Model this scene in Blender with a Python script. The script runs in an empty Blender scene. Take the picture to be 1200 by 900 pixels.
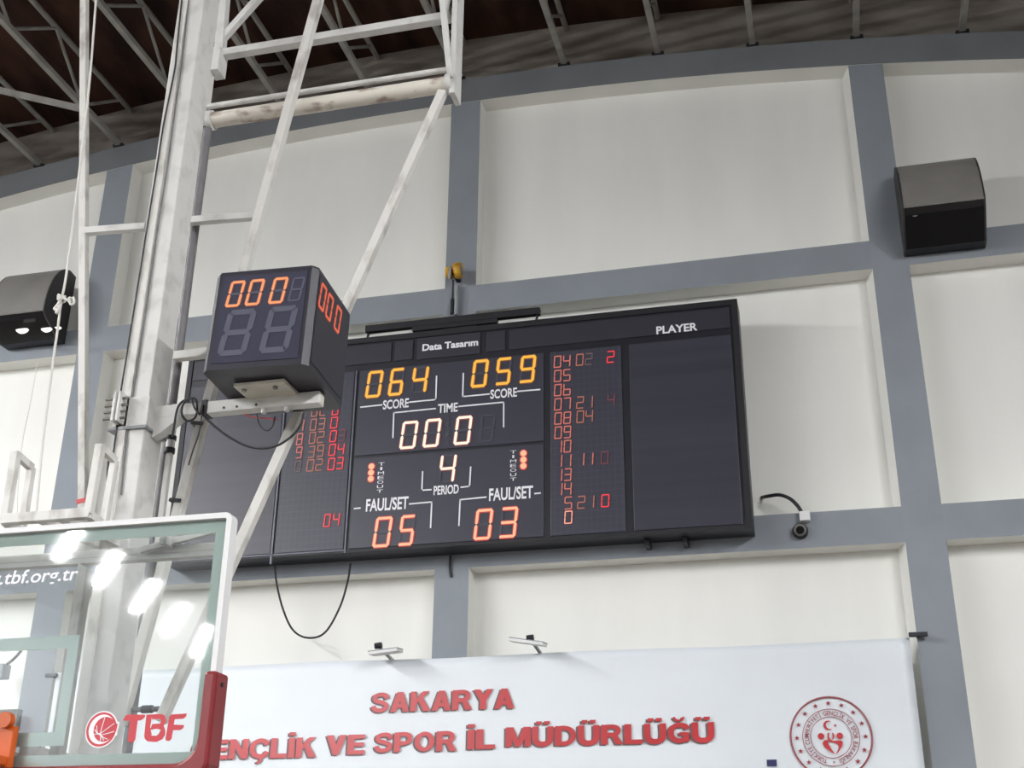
import bpy, bmesh, math, random
from mathutils import Vector, Matrix
random.seed(4)
S = bpy.context.scene
COL = S.collection
# ------------------------------------------------------------------ camera
F, YAW, PITCH, ROLL = 1455.28, 0.255005, 0.411367, 0.0111933
CAM = Vector((0, 0, 2.4))
fwd = Vector((-math.sin(YAW)*math.cos(PITCH), math.cos(YAW)*math.cos(PITCH), math.sin(PITCH)))
r0 = Vector((math.cos(YAW), math.sin(YAW), 0)); u0 = r0.cross(fwd)
RT = r0*math.cos(ROLL)+u0*math.sin(ROLL); UP = -r0*math.sin(ROLL)+u0*math.cos(ROLL)
cd = bpy.data.cameras.new('camera'); cam = bpy.data.objects.new('camera', cd); COL.objects.link(cam)
cd.sensor_width = 36; cd.lens = F*36/1200; cd.clip_start = .05; cd.clip_end = 200
cam.matrix_world = Matrix(((RT.x, UP.x, -fwd.x, CAM.x), (RT.y, UP.y, -fwd.y, CAM.y), (RT.z, UP.z, -fwd.z, CAM.z), (0, 0, 0, 1)))
S.camera = cam
# ------------------------------------------------------------------ world, exposure, lamp strength
w = bpy.data.worlds.new('world'); S.world = w; w.use_nodes = True
w.node_tree.nodes['Background'].inputs[0].default_value = (.8, .9, 1, 1)
w.node_tree.nodes['Background'].inputs[1].default_value = .3
S.view_settings.view_transform = 'Standard'; S.view_settings.look = 'None'
S.view_settings.exposure = 0.0; S.view_settings.gamma = 1.0
try: S.view_settings.use_curve_mapping = False
except Exception: pass
LAMP = 530.0
LAMP_COL = (.985, .99, 1.0)

def ray(px, py): return fwd*F + RT*(px-600) - UP*(py-450)
def at(px, py, Y):
    d = ray(px, py); return CAM + d*(Y/d.y)
# ------------------------------------------------------------------ materials
def lin(c): return tuple(((v/255)/12.92 if v/255 <= .04045 else ((v/255+.055)/1.055)**2.4) for v in c)
def mat(name, rgb, rough=.6, metal=0, var=.0, scale=4., rgb2=None, stretch=(1, 1, 1), spec=.4, bump=0., thr=(.4, .65), coat=0):
    m = bpy.data.materials.new(name); m.use_nodes = True; nt = m.node_tree; b = nt.nodes['Principled BSDF']
    b.inputs['Roughness'].default_value = rough; b.inputs['Metallic'].default_value = metal
    b.inputs['Specular IOR Level'].default_value = spec; b.inputs['Coat Weight'].default_value = coat
    c = lin(rgb); b.inputs['Base Color'].default_value = (*c, 1)
    tc = nt.nodes.new('ShaderNodeTexCoord'); mp = nt.nodes.new('ShaderNodeMapping'); mp.inputs['Scale'].default_value = stretch
    nt.links.new(tc.outputs['Object'], mp.inputs['Vector'])
    n = nt.nodes.new('ShaderNodeTexNoise'); n.inputs['Scale'].default_value = scale; n.inputs['Detail'].default_value = 6
    nt.links.new(mp.outputs[0], n.inputs['Vector'])
    cr = nt.nodes.new('ShaderNodeValToRGB'); cr.color_ramp.elements[0].position = thr[0]; cr.color_ramp.elements[1].position = thr[1]
    c2 = lin(rgb2) if rgb2 else tuple(v*(1-var) for v in c)
    cr.color_ramp.elements[0].color = (*c, 1); cr.color_ramp.elements[1].color = (*c2, 1)
    nt.links.new(n.outputs['Fac'], cr.inputs['Fac']); nt.links.new(cr.outputs[0], b.inputs['Base Color'])
    if bump:
        bp = nt.nodes.new('ShaderNodeBump'); bp.inputs['Strength'].default_value = bump; bp.inputs['Distance'].default_value = .01
        nt.links.new(n.outputs['Fac'], bp.inputs['Height']); nt.links.new(bp.outputs[0], b.inputs['Normal'])
    return m
def emis(name, rgb, k=1.0):
    m = bpy.data.materials.new(name); m.use_nodes = True; b = m.node_tree.nodes['Principled BSDF']
    b.inputs['Base Color'].default_value = (.02, .02, .02, 1)
    b.inputs['Emission Color'].default_value = (*lin(rgb), 1); b.inputs['Emission Strength'].default_value = k
    return m
M = {}
M['cream'] = mat('cream_plaster', (232, 232, 227), .85, var=.05, scale=1.2, stretch=(1.6, 1, .35), bump=.1, spec=.2)
M['grey'] = mat('grey_wall_paint', (140, 146, 153), .7, var=.08, scale=2.2, bump=.12, spec=.25)
M['arch_shade'] = mat('arch_grey_with_shade', (118, 121, 125), .7, var=.12, scale=1.8, bump=.12, spec=.2)  # wall grey darkened on the arch to imitate light falling off upward
M['gable'] = mat('stained_concrete', (150, 144, 136), .9, scale=1.6, rgb2=(104, 96, 88), stretch=(.6, 1, 1.8), bump=.3, spec=.1)
M['steel'] = mat('white_painted_steel', (210, 209, 206), .45, scale=9, rgb2=(184, 182, 178), thr=(.5, .75))
M['steel_worn'] = mat('worn_painted_steel', (213, 211, 206), .55, scale=11, rgb2=(168, 163, 157), stretch=(1, 1, .5), thr=(.52, .72))
M['steel_rust'] = mat('flaking_painted_pipe', (218, 213, 202), .6, scale=7, rgb2=(158, 142, 132), stretch=(1, 2, 2), thr=(.53, .66))
M['truss'] = mat('grey_painted_truss', (150, 148, 142), .6, var=.25, scale=5)
M['darkpipe'] = mat('dark_grey_pipe', (112, 110, 112), .5, var=.2, scale=8)
M['black'] = mat('black_plastic', (29, 29, 35), .55, var=.2, scale=6)
M['case'] = mat('black_case_metal', (34, 34, 42), .4, var=.15, scale=5)
M['cube'] = mat('dark_cube_casing', (47, 46, 55), .42, var=.12, scale=6)
M['cubeface'] = mat('dark_cube_face', (66, 66, 80), .2, var=.08, scale=3)
M['panel'] = mat('scoreboard_panel', (59, 59, 71), .38, var=.06, scale=2)
M['slot'] = mat('dark_name_slots', (58, 58, 69), .4, var=.2, scale=1.2, stretch=(.05, 1, 7), thr=(.35, .65))
M['header'] = mat('scoreboard_header', (50, 50, 59), .42, var=.08, scale=2)
M['unlit'] = mat('unlit_segment', (67, 67, 78), .5)
M['unlit_cube'] = mat('unlit_cube_segment', (80, 81, 96), .5)
M['paint'] = mat('white_lettering', (232, 232, 236), .5, spec=.3)
M['trim_al'] = mat('aluminium_strip', (96, 97, 108), .45, .2, var=.1)
M['hood'] = mat('dark_grey_hood', (128, 125, 121), .5, var=.12, scale=3)
M['hoodfront'] = mat('glossy_black_front', (18, 18, 21), .15, spec=.35)
M['red'] = mat('red_padding', (128, 38, 42), .42, var=.12, scale=5)
M['redprint'] = mat('red_print', (192, 58, 62), .35, var=.1, scale=2.5, spec=.5)
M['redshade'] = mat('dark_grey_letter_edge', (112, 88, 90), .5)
M['crest'] = mat('maroon_crest_print', (150, 52, 60), .5)
M['navy'] = mat('navy_print', (52, 54, 98), .5)
M['banner'] = mat('white_vinyl_banner', (222, 228, 233), .42, var=.03, scale=1.5, spec=.45)
M['mint'] = mat('mint_backboard_stripe', (226, 246, 238), .45, var=.05, scale=4)
M['orange'] = mat('orange_rim_steel', (196, 90, 30), .4, var=.15, scale=8)
M['net'] = mat('white_net_cord', (225, 225, 220), .8)
M['logo_red'] = mat('backboard_logo_red', (190, 60, 68), .5)
M['cable'] = mat('black_cable', (38, 38, 42), .5)
M['tape'] = mat('black_tape', (44, 44, 50), .6)
M['redtape'] = mat('red_tape', (200, 80, 80), .6)
M['rope'] = mat('white_rope', (214, 212, 206), .9)
M['yellow'] = mat('yellow_siren_paint', (222, 172, 50), .45, scale=12, rgb2=(150, 108, 40))
M['white'] = mat('white_plastic', (222, 222, 222), .5, var=.03)
M['bolt'] = mat('bolt_steel', (120, 118, 112), .4, .6)
M['plate'] = mat('cream_mount_plate', (214, 211, 198), .5, var=.1, scale=8)
M['zinc'] = mat('grey_conduit', (150, 154, 158), .6, var=.15)
M['wood'] = mat('wood_court_floor', (102, 94, 86), .4, var=.12, scale=2, stretch=(6, .4, 1))
M['hallwall'] = mat('hall_wall_paint', (120, 122, 124), .8, var=.05)
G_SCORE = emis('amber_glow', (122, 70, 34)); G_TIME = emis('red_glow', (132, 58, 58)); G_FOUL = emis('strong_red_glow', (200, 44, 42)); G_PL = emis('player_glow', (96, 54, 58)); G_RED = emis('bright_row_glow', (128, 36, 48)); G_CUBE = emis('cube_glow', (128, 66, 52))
L_SCORE = emis('amber_led', (255, 186, 58)); L_TIME = emis('white_red_led', (255, 236, 214), 1.1)
L_FOUL = emis('red_white_led', (255, 190, 148)); L_PL = emis('dim_red_led', (204, 110, 96)); L_PT = emis('dim_orange_led', (168, 102, 84))
L_RED = emis('bright_red_led', (246, 56, 66)); L_DIM = emis('faint_red_led', (110, 52, 62)); L_DIM2 = emis('faint_led', (100, 82, 80))
L_CUBE = emis('orange_led', (255, 158, 100)); L_CUBE2 = emis('orange_side_led', (226, 96, 66)); L_HOT = emis('bright_row_led', (255, 176, 150))
def deck_mat():
    m = mat('dark_roof_boards', (70, 48, 40), .85, scale=3, rgb2=(38, 28, 26), stretch=(1, .3, 1), spec=.1)
    return m
M['deck'] = deck_mat()
def grid_mat():
    m = mat('player_grid_panel', (70, 70, 84), .42); nt = m.node_tree; b = nt.nodes['Principled BSDF']
    tc = nt.nodes.new('ShaderNodeTexCoord'); mp = nt.nodes.new('ShaderNodeMapping'); mp.inputs['Rotation'].default_value = (math.pi/2, 0, 0)
    br = nt.nodes.new('ShaderNodeTexBrick'); br.offset = 0; br.inputs['Scale'].default_value = 1
    br.inputs['Brick Width'].default_value = .052; br.inputs['Row Height'].default_value = .058; br.inputs['Mortar Size'].default_value = .004
    br.inputs['Color1'].default_value = (*lin((56, 56, 68)), 1); br.inputs['Color2'].default_value = (*lin((58, 58, 70)), 1); br.inputs['Mortar'].default_value = (*lin((64, 64, 77)), 1)
    nt.links.new(tc.outputs['Object'], mp.inputs[0]); nt.links.new(mp.outputs[0], br.inputs['Vector']); nt.links.new(br.outputs['Color'], b.inputs['Base Color'])
    return m
M['grid'] = grid_mat()
def glass_mat():
    m = bpy.data.materials.new('backboard_glass'); m.use_nodes = True; nt = m.node_tree; nt.nodes.clear()
    out = nt.nodes.new('ShaderNodeOutputMaterial'); tr = nt.nodes.new('ShaderNodeBsdfTransparent'); tr.inputs[0].default_value = (.975, .992, .988, 1)
    gl = nt.nodes.new('ShaderNodeBsdfGlossy'); gl.inputs['Roughness'].default_value = .02
    di = nt.nodes.new('ShaderNodeBsdfDiffuse'); di.inputs[0].default_value = (.8, .85, .88, 1)
    fr = nt.nodes.new('ShaderNodeFresnel'); fr.inputs[0].default_value = 1.5
    m1 = nt.nodes.new('ShaderNodeMixShader'); m1.inputs[0].default_value = .045
    m2 = nt.nodes.new('ShaderNodeMixShader')
    nt.links.new(tr.outputs[0], m1.inputs[1]); nt.links.new(di.outputs[0], m1.inputs[2])
    nt.links.new(fr.outputs[0], m2.inputs[0]); nt.links.new(m1.outputs[0], m2.inputs[1]); nt.links.new(gl.outputs[0], m2.inputs[2])
    nt.links.new(m2.outputs[0], out.inputs[0]); return m
M['glass'] = glass_mat()
M['lamp'] = emis('lamp_diffuser', (255, 255, 255), LAMP)
M['lamp'].node_tree.nodes['Principled BSDF'].inputs['Emission Color'].default_value = (*LAMP_COL, 1)

# ------------------------------------------------------------------ mesh builder
ORG = {}
def empty(name, loc):
    o = bpy.data.objects.new(name, None); COL.objects.link(o); o.location = loc; ORG[o] = Vector(loc); o.empty_display_size = .1; return o
def tag(o, label=None, cat=None, group=None, kind=None):
    if label: o['label'] = label
    if cat: o['category'] = cat
    if group: o['group'] = group
    if kind: o['kind'] = kind
    return o
class MB:
    def __init__(s): s.v = []; s.f = []; s.m = []; s.sm = []
    def add(s, vs, fs, mi=0, smooth=False):
        b = len(s.v); s.v += [Vector(v) for v in vs]
        for f in fs: s.f.append([b+i for i in f]); s.m.append(mi); s.sm.append(smooth)
        return s
    def box(s, x0, x1, y0, y1, z0, z1, mi=0, side=None):
        vs = [(x, y, z) for x in (x0, x1) for y in (y0, y1) for z in (z0, z1)]
        fs = [(0, 4, 5, 1), (2, 3, 7, 6), (0, 1, 3, 2), (4, 6, 7, 5), (1, 5, 7, 3), (0, 2, 6, 4)]
        for i, f in enumerate(fs): s.add(vs, [f], mi if (i == 0 or side is None) else side)
        return s
    def hexa(s, c, mi=0):  # 8 corners: 4 front (bl,br,tr,tl) then 4 back
        s.add(c, [(0, 1, 2, 3), (5, 4, 7, 6), (4, 0, 3, 7), (1, 5, 6, 2), (3, 2, 6, 7), (4, 5, 1, 0)], mi); return s
    def bar(s, p, q, wd, ht=None, up=(0, -1, 0), mi=0):
        p, q = Vector(p), Vector(q); ht = ht or wd; d = (q-p).normalized(); up = Vector(up)
        a = d.cross(up).normalized(); b = a.cross(d).normalized()
        cs = [(-1, -1), (1, -1), (1, 1), (-1, 1)]
        vs = [p+a*x*wd/2+b*y*ht/2 for x, y in cs]+[q+a*x*wd/2+b*y*ht/2 for x, y in cs]
        s.add(vs, [(0, 1, 2, 3), (7, 6, 5, 4)]+[(i+4, (i+1) % 4+4, (i+1) % 4, i) for i in range(4)], mi); return s
    def tube(s, pts, r, n=10, mi=0, cap=True, rs=None):
        pts = [Vector(p) for p in pts]; rings = []; prev = None
        for i, p in enumerate(pts):
            d = (pts[min(i+1, len(pts)-1)]-pts[max(i-1, 0)]).normalized()
            if prev is None:
                a = d.cross(Vector((0, 0, 1)));  a = d.cross(Vector((1, 0, 0))) if a.length < .1 else a
            else: a = prev-d*prev.dot(d)
            a.normalize(); prev = a; b = d.cross(a); rr = rs[i] if rs else r
            rings.append([p+(a*math.cos(t)+b*math.sin(t))*rr for t in [2*math.pi*k/n for k in range(n)]])
        fs = []
        for i in range(len(rings)-1):
            for k in range(n): fs.append((i*n+k, i*n+(k+1) % n, (i+1)*n+(k+1) % n, (i+1)*n+k))
        s.add([v for R_ in rings for v in R_], fs, mi, True)
        if cap: s.add(rings[0], [tuple(range(n))[::-1]], mi); s.add(rings[-1], [tuple(range(n))], mi)
        return s
    def prism(s, poly, y0, y1, mi=0, side=None):  # poly of (x,z)
        n = len(poly); A = sum(poly[i][0]*poly[(i+1) % n][1]-poly[(i+1) % n][0]*poly[i][1] for i in range(n))
        if A < 0: poly = poly[::-1]
        s.add([(x, y0, z) for x, z in poly], [tuple(range(n))], mi)
        s.add([(x, y1, z) for x, z in poly], [tuple(range(n))[::-1]], mi if side is None else side)
        vs = [(x, y0, z) for x, z in poly]+[(x, y1, z) for x, z in poly]
        s.add(vs, [(i, i+n, (i+1) % n+n, (i+1) % n) for i in range(n)], mi if side is None else side); return s
    def ring(s, cx, cz, ro, ri, y0, y1, n=48, mi=0):
        for i in range(n):
            a, b = 2*math.pi*i/n, 2*math.pi*(i+1)/n
            s.prism([(cx+ro*math.cos(a), cz+ro*math.sin(a)), (cx+ro*math.cos(b), cz+ro*math.sin(b)), (cx+ri*math.cos(b), cz+ri*math.sin(b)), (cx+ri*math.cos(a), cz+ri*math.sin(a))], y0, y1, mi)
        return s
    def build(s, name, mats, parent=None, origin=None, bevel=0, xf=None):
        if not isinstance(mats, (list, tuple)): mats = [mats]
        if parent is not None: O = ORG[parent]
        elif origin is not None: O = Vector(origin)
        else:
            xs = [v.x for v in s.v]; ys = [v.y for v in s.v]; zs = [v.z for v in s.v]; O = Vector(((min(xs)+max(xs))/2, (min(ys)+max(ys))/2, min(zs)))
        me = bpy.data.meshes.new(name); vs = [xf@v for v in s.v] if xf else s.v
        me.from_pydata([tuple(v-O) for v in vs], [], s.f)
        for m in mats: me.materials.append(m)
        for p, mi, sm in zip(me.polygons, s.m, s.sm): p.material_index = mi; p.use_smooth = sm
        me.update(); o = bpy.data.objects.new(name, me); COL.objects.link(o); ORG[o] = O
        if parent is not None: o.parent = parent
        else: o.location = O
        if bevel:
            bm = bmesh.new(); bm.from_mesh(me); bmesh.ops.remove_doubles(bm, verts=bm.verts, dist=1e-5)
            bmesh.ops.recalc_face_normals(bm, faces=bm.faces); bm.to_mesh(me); bm.free()
            md = o.modifiers.new('bevel', 'BEVEL'); md.width = bevel; md.segments = 2; md.limit_method = 'ANGLE'; md.angle_limit = .6
        return o
def catmull(pts, n=8):
    P = [Vector(p) for p in pts]; P = [P[0]*2-P[1]]+P+[P[-1]*2-P[-2]]; out = []
    for i in range(1, len(P)-2):
        for k in range(n):
            t = k/n; a, b, c, d = P[i-1:i+3]
            out.append(.5*((2*b)+(c-a)*t+(2*a-5*b+4*c-d)*t*t+(3*b-a-3*c+d)*t**3))
    out.append(P[-2]); return out
# ------------------------------------------------------------------ text
_cap = {}
def text_raw(s, off=0, ext=0, shear=0):
    cu = bpy.data.curves.new('t', 'FONT'); cu.body = s; cu.offset = off; cu.extrude = ext; cu.shear = shear; cu.resolution_u = 4
    ob = bpy.data.objects.new('t', cu); COL.objects.link(ob); me = bpy.data.meshes.new_from_object(ob)
    vs = [v.co.copy() for v in me.vertices]; fs = [tuple(p.vertices) for p in me.polygons]
    bpy.data.objects.remove(ob); bpy.data.meshes.remove(me); bpy.data.curves.remove(cu); return vs, fs
def text(mb, s, pl, pr, cap, Y, off=.0, shear=0, mi=0, thick=.0, dx=0, dz=0):
    """s set between pixel points pl, pr on its baseline, cap height in pixels, lying on plane Y"""
    if off not in _cap:
        v, _ = text_raw('H', off); _cap[off] = (min(a.y for a in v), max(a.y for a in v))
    G = []; z0, z1 = _cap[off]
    for i, ch in enumerate(s):
        if ch == ' ': continue
        v0, _ = text_raw(s[:i+1], 0, 0, shear); g0, _ = text_raw(ch, 0, 0, shear); v, f = text_raw(ch, off, 0, shear)
        G.append((v, f, max(a.x for a in v0)-max(a.x for a in g0)))
    x0 = min(a.x+d for v, f, d in G for a in v); x1 = max(a.x+d for v, f, d in G for a in v)
    A, B = at(*pl, Y), at(*pr, Y); mid = ((pl[0]+pr[0])/2, (pl[1]+pr[1])/2)
    H = (at(mid[0], mid[1]-cap, Y)-at(*mid, Y)).z; W = B.x-A.x; zb = (A.z+B.z)/2
    for n, (v, f, d) in enumerate(G):
        put_text(mb, v, f, lambda a: (A.x+(a.x+d-x0)/(x1-x0)*W+dx, Y-(n % 2)*.0004, zb+(a.y-z0)/(z1-z0)*H+dz), mi)
def put_text(mb, v, f, fn, mi):
    P = [Vector(fn(a)) for a in v]; ff = []
    for q in f:
        n = (P[q[1]]-P[q[0]]).cross(P[q[2]]-P[q[0]]); ff.append(tuple(q) if n.y < 0 else tuple(q)[::-1])
    mb.add(P, ff, mi)
def line(mb, pts, Y, wpx, mi=0, t=.002):
    P = [at(*p, Y) for p in pts]; k = Y/F*1.1*wpx
    for a, b in zip(P[:-1], P[1:]):
        d = (b-a); d = Vector((d.x, 0, d.z)).normalized(); n = Vector((-d.z, 0, d.x))*k/2; e = d*k/2
        q = [a-n-e, b-n+e, b+n+e, a+n-e]; mb.prism([(c.x, c.z) for c in q], Y-t, Y+.001, mi)
# ------------------------------------------------------------------ seven segment digits
SEG = {'0': 'abcdef', '1': 'bc', '2': 'abged', '3': 'abgcd', '4': 'fgbc', '5': 'afgcd', '6': 'afgedc', '7': 'abc', '8': 'abcdefg', '9': 'abcdfg', 'b': 'fgedc', ' ': ''}
def seg_polys(w, h, t, g):
    m = h/2; r = t*.55
    def hz(y0, y1, taper):
        return [(r*.6+g, (y0+y1)/2), (r+g, y1), (w-r-g, y1), (w-r*.6-g, (y0+y1)/2), (w-r-g, y0), (r+g, y0)]
    def vt(x0, x1, z0, z1):
        return [((x0+x1)/2, z0), (x1, z0+t*.45), (x1, z1-t*.45), ((x0+x1)/2, z1), (x0, z1-t*.45), (x0, z0+t*.45)]
    return {'a': hz(h-t, h, 1), 'd': hz(0, t, 1), 'g': hz(m-t/2, m+t/2, 1), 'f': vt(0, t, m+g, h-r*.5), 'e': vt(0, t, r*.5, m-g), 'b': vt(w-t, w, m+g, h-r*.5), 'c': vt(w-t, w, r*.5, m-g)}
def digit_mb(ch, w, h, t, slant, place, unlit=True, glow=0):
    mb = MB(); g = t*.07
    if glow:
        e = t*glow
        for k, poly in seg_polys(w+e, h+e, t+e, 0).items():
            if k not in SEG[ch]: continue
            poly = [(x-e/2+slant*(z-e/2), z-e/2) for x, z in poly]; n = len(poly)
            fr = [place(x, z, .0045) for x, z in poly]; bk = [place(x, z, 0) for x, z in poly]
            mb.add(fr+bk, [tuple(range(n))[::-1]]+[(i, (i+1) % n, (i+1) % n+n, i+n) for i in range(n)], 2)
    for k, poly in seg_polys(w, h, t, g).items():
        lit = k in SEG[ch]
        if not lit and not unlit: continue
        poly = [(x+slant*z, z) for x, z in poly]; n = len(poly); d = .008 if lit else .004
        fr = [place(x, z, d) for x, z in poly]; bk = [place(x, z, 0) for x, z in poly]
        mb.add(fr+bk, [tuple(range(n))[::-1]]+[(i, (i+1) % n, (i+1) % n+n, i+n) for i in range(n)], 0 if lit else 1)
    return mb
def digit(name, parent, ch, bl, tr, led, Y, tf=.13, slant=.1, unlit=True, um='unlit', glow=None):
    A, B = at(*bl, Y), at(*tr, Y); h = B.z-A.z; wd = B.x-A.x-slant*h
    return digit_mb(ch, wd, h, tf*h*.62, slant, lambda x, z, d: (A.x+x, Y-d, A.z+z), unlit, .75 if glow else 0).build(name, [led, M[um]]+([glow] if glow else []), parent)

# ================================================================== SETTING
YW = 10.0; YP = 10.2
CX = -3.15
ARC_C, ARC_R = (-3.40, -25.549+2.4-2.4), 35.645
TOP_C, TOP_R = (-3.323, -26.492), 36.875
def arc(x): return ARC_C[1]+math.sqrt(ARC_R**2-(x-ARC_C[0])**2)
def arct(x): return TOP_C[1]+math.sqrt(TOP_R**2-(x-TOP_C[0])**2)
def deckz(x): return arct(x)+.62
XL, XR, YB = CX-13.2, CX+13.2, -24.0
MB().box(XL, XR, YB, 10.4, -.1, 0).build('floor', M['wood'], origin=(0, 0, 0)); tag(bpy.data.objects['floor'], kind='structure')
xs = [XL+(XR-XL)*i/48 for i in range(49)]
mb = MB()
for a, b in zip(xs[:-1], xs[1:]):
    q = [(a, deckz(a)), (b, deckz(b)), (b, deckz(b)+.12), (a, deckz(a)+.12)]; mb.prism(q, YB, 10.4)
tag(mb.build('ceiling', M['deck'], origin=(0, 0, 9)), kind='structure')
# end wall: plaster up to the arch, stained concrete above
mb = MB()
for a, b in zip(xs[:-1], xs[1:]):
    mb.prism([(a, 0), (b, 0), (b, arc(b)+.12), (a, arc(a)+.12)], YP, 10.4, 0)
    mb.prism([(a, arc(a)+.12), (b, arc(b)+.12), (b, deckz(b)), (a, deckz(a))], YP-.06, 10.4, 1)
tag(mb.build('wall_back', [M['cream'], M['gable']], origin=(0, YP, 0)), kind='structure')
for nm, x0, x1 in (('wall_left', XL-.2, XL), ('wall_right', XR, XR+.2)):
    tag(MB().box(x0, x1, YB, 10.4, 0, 9.0).build(nm, M['hallwall'], origin=(x0, 0, 0)), kind='structure')
tag(MB().box(XL, XR, YB-.2, YB, 0, 11.2).build('wall_front', M['hallwall'], origin=(0, YB, 0)), kind='structure')
CW = .308; CS = 3.912; C0 = -3.125
nT = [0]
def trim(mb, mats, **k):
    nT[0] += 1; o = mb.build('trim_%d' % nT[0], mats, **k); tag(o, kind='structure'); return o
GC = [M['grey'], M['cream']]
cols = [C0+CS*k for k in range(-3, 4)]
for x in cols:
    trim(MB().box(x-CW/2, x+CW/2, YW, YP, 0, min(arc(x-CW/2), arc(x+CW/2))+.06, 0, 1), GC)
edges = [XL]+[v for x in cols for v in (x-CW/2, x+CW/2)]+[XR]
for z0, z1 in ((5.289+2.4, 5.567+2.4), (2.822+2.4, 3.118+2.4)):
    for i in range(0, len(edges)-1, 2):
        if edges[i+1]-edges[i] > .05: trim(MB().box(edges[i], edges[i+1], YW, YP, z0, z1, 0, 1), GC)
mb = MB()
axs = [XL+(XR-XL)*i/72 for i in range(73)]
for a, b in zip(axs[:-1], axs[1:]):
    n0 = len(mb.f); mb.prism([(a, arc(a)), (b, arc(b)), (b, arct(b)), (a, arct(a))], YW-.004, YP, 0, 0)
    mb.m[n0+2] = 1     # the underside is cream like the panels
trim(mb, [M['arch_shade'], M['cream']])
# splayed plaster fillet along the right reveal of the panels left of the third column
x = cols[4]-CW/2
for z0, z1 in ((7.967, arc(x)-.0), (5.518, 7.689), (0, 5.222)):
    trim(MB().prism([(0, 0), (1, 0), (1, 1)], 0, 1) if False else MB().add([(x-.055, YP, z0), (x, YW+.01, z0), (x, YP, z0), (x-.055, YP, z1), (x, YW+.01, z1), (x, YP, z1)], [(0, 1, 4, 3), (0, 2, 1), (3, 4, 5)]), M['cream'])

# ------------------------------------------------------------------ roof trusses
tx = [-11.0, -10.0, -9.05, -8.07, -7.1, -6.13, -5.15, -4.17, -3.2, -2.1, -1.15, -.23, .74, 1.68, 2.65, 3.6, 4.6]
LAB = 'grey welded steel roof truss running under the dark roof boards to the end wall arch'
tr0 = empty('roof_truss', (tx[0], 0, arct(tx[0])))
O = ORG[tr0]
MB().box(O.x-.028, O.x+.028, -14, 10.1, O.z+.01, O.z+.066).build('bottom_chord', M['truss'], tr0)
MB().tube([(O.x, -14, O.z+.56), (O.x, 10.12, O.z+.56)], .03, 8).build('top_chord', M['truss'], tr0)
MB().box(O.x-.06, O.x+.06, 9.98, 10.13, O.z, O.z+.03).build('foot_plate', M['black'], tr0)
yy = 9.9; k = 0
while yy > -6:
    MB().tube([(O.x, yy, O.z+(.04 if k % 2 else .55)), (O.x, yy-.62, O.z+(.55 if k % 2 else .04))], .018, 8).build('web_bar', M['truss'], tr0)
    yy -= .62; k += 1
tag(tr0, LAB, 'roof truss', 'roof trusses under the deck')
kids = list(tr0.children)
for x in tx[1:]:
    t = tr0.copy(); COL.objects.link(t); t.location = (x, 0, arct(x))
    for c in kids:
        d = c.copy(); COL.objects.link(d); d.parent = t
o = MB().bar(at(-30, 99, 8.6), at(98, 128, 8.6), .05, .05).build('roof_brace', M['truss']); tag(o, 'thin grey brace slanting across the roof trusses at the upper left corner', 'brace')

# ------------------------------------------------------------------ hall lamps
def lamp(p, q, label, group):
    p, q = Vector(p), Vector(q); c = (p+q)/2; t = empty('ceiling_lamp', c+Vector((0, 0, .12)))
    MB().bar(p+Vector((0, 0, .05)), q+Vector((0, 0, .05)), .46, .05, up=(0, 0, 1)).build('housing', M['white'], t)
    MB().bar(p, q, .18, .05, up=(0, 0, 1)).build('diffuser', M['lamp'], t)
    zt = deckz(c.x)
    for e in (p, q): MB().tube([e+Vector((0, 0, .09)), (e.x, e.y, deckz(e.x)-.01)], .008, 6).build('drop_rod', M['truss'], t)
    tag(t, label, 'lamp', group)
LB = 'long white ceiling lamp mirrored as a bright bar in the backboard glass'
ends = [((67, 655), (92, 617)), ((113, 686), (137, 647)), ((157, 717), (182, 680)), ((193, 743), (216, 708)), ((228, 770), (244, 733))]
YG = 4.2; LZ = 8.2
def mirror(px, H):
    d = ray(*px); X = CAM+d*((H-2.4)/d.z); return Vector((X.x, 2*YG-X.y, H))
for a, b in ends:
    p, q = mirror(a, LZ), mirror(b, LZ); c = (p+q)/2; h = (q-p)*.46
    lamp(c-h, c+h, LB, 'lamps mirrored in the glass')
LB2 = 'long white ceiling lamp hanging over the side of the hall, behind the photographer'
for y in (-4.0, -1.0, 2.0, 4.6):
    lamp((-12.2, y-.9, 9.2), (-12.2, y+.9, 9.2), LB2, 'other hall lamps')
for y in (-11, -8, -5, -2, 1.0):
    lamp((6.2, y-.9, 9.2), (6.2, y+.9, 9.2), LB2, 'other hall lamps')

# ================================================================== SCOREBOARD
YF = 9.73
bx0, bx1 = at(203, 570, YF).x, at(873, 485, YF).x
bz0, bz1 = at(620, 634.5, YF).z, at(700, 367, YF).z
sb = empty('scoreboard', ((bx0+bx1)/2, YF+.13, bz0))
MB().box(bx0, bx1, YF+.012, YW-.005, bz0, bz1).build('case', M['case'], sb, bevel=.006)
fw = .055
mb = MB(); mb.box(bx0, bx1, YF, YF+.012, bz0, bz0+.03); mb.box(bx0, bx1, YF, YF+.012, bz1-fw, bz1)
mb.box(bx0, bx0+.05, YF, YF+.012, bz0+.03, bz1-fw); mb.box(bx1-fw, bx1, YF, YF+.012, bz0+.03, bz1-fw)
mb.build('front_frame', M['black'], sb)
def X_(px, py): return at(px, py, YF).x
def Z_(px, py): return at(px, py, YF).z
hz = Z_(638, 409); ymid = Z_(520, 527.5)
xc0, xc1 = X_(415, 540), X_(637, 530); xp1 = X_(733, 510)
xl0 = X_(323, 600)
zt = hz-.035; zb_ = bz0+.035
def panel(name, x0, x1, z0, z1, m, rim=True):
    p = MB().box(x0, x1, YF+.002, YF+.013, z0, z1).build(name, m, sb, bevel=.004); return p
lowp = panel('game_panel', xc0, xc1, zb_, ymid-.012, M['panel'])
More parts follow.
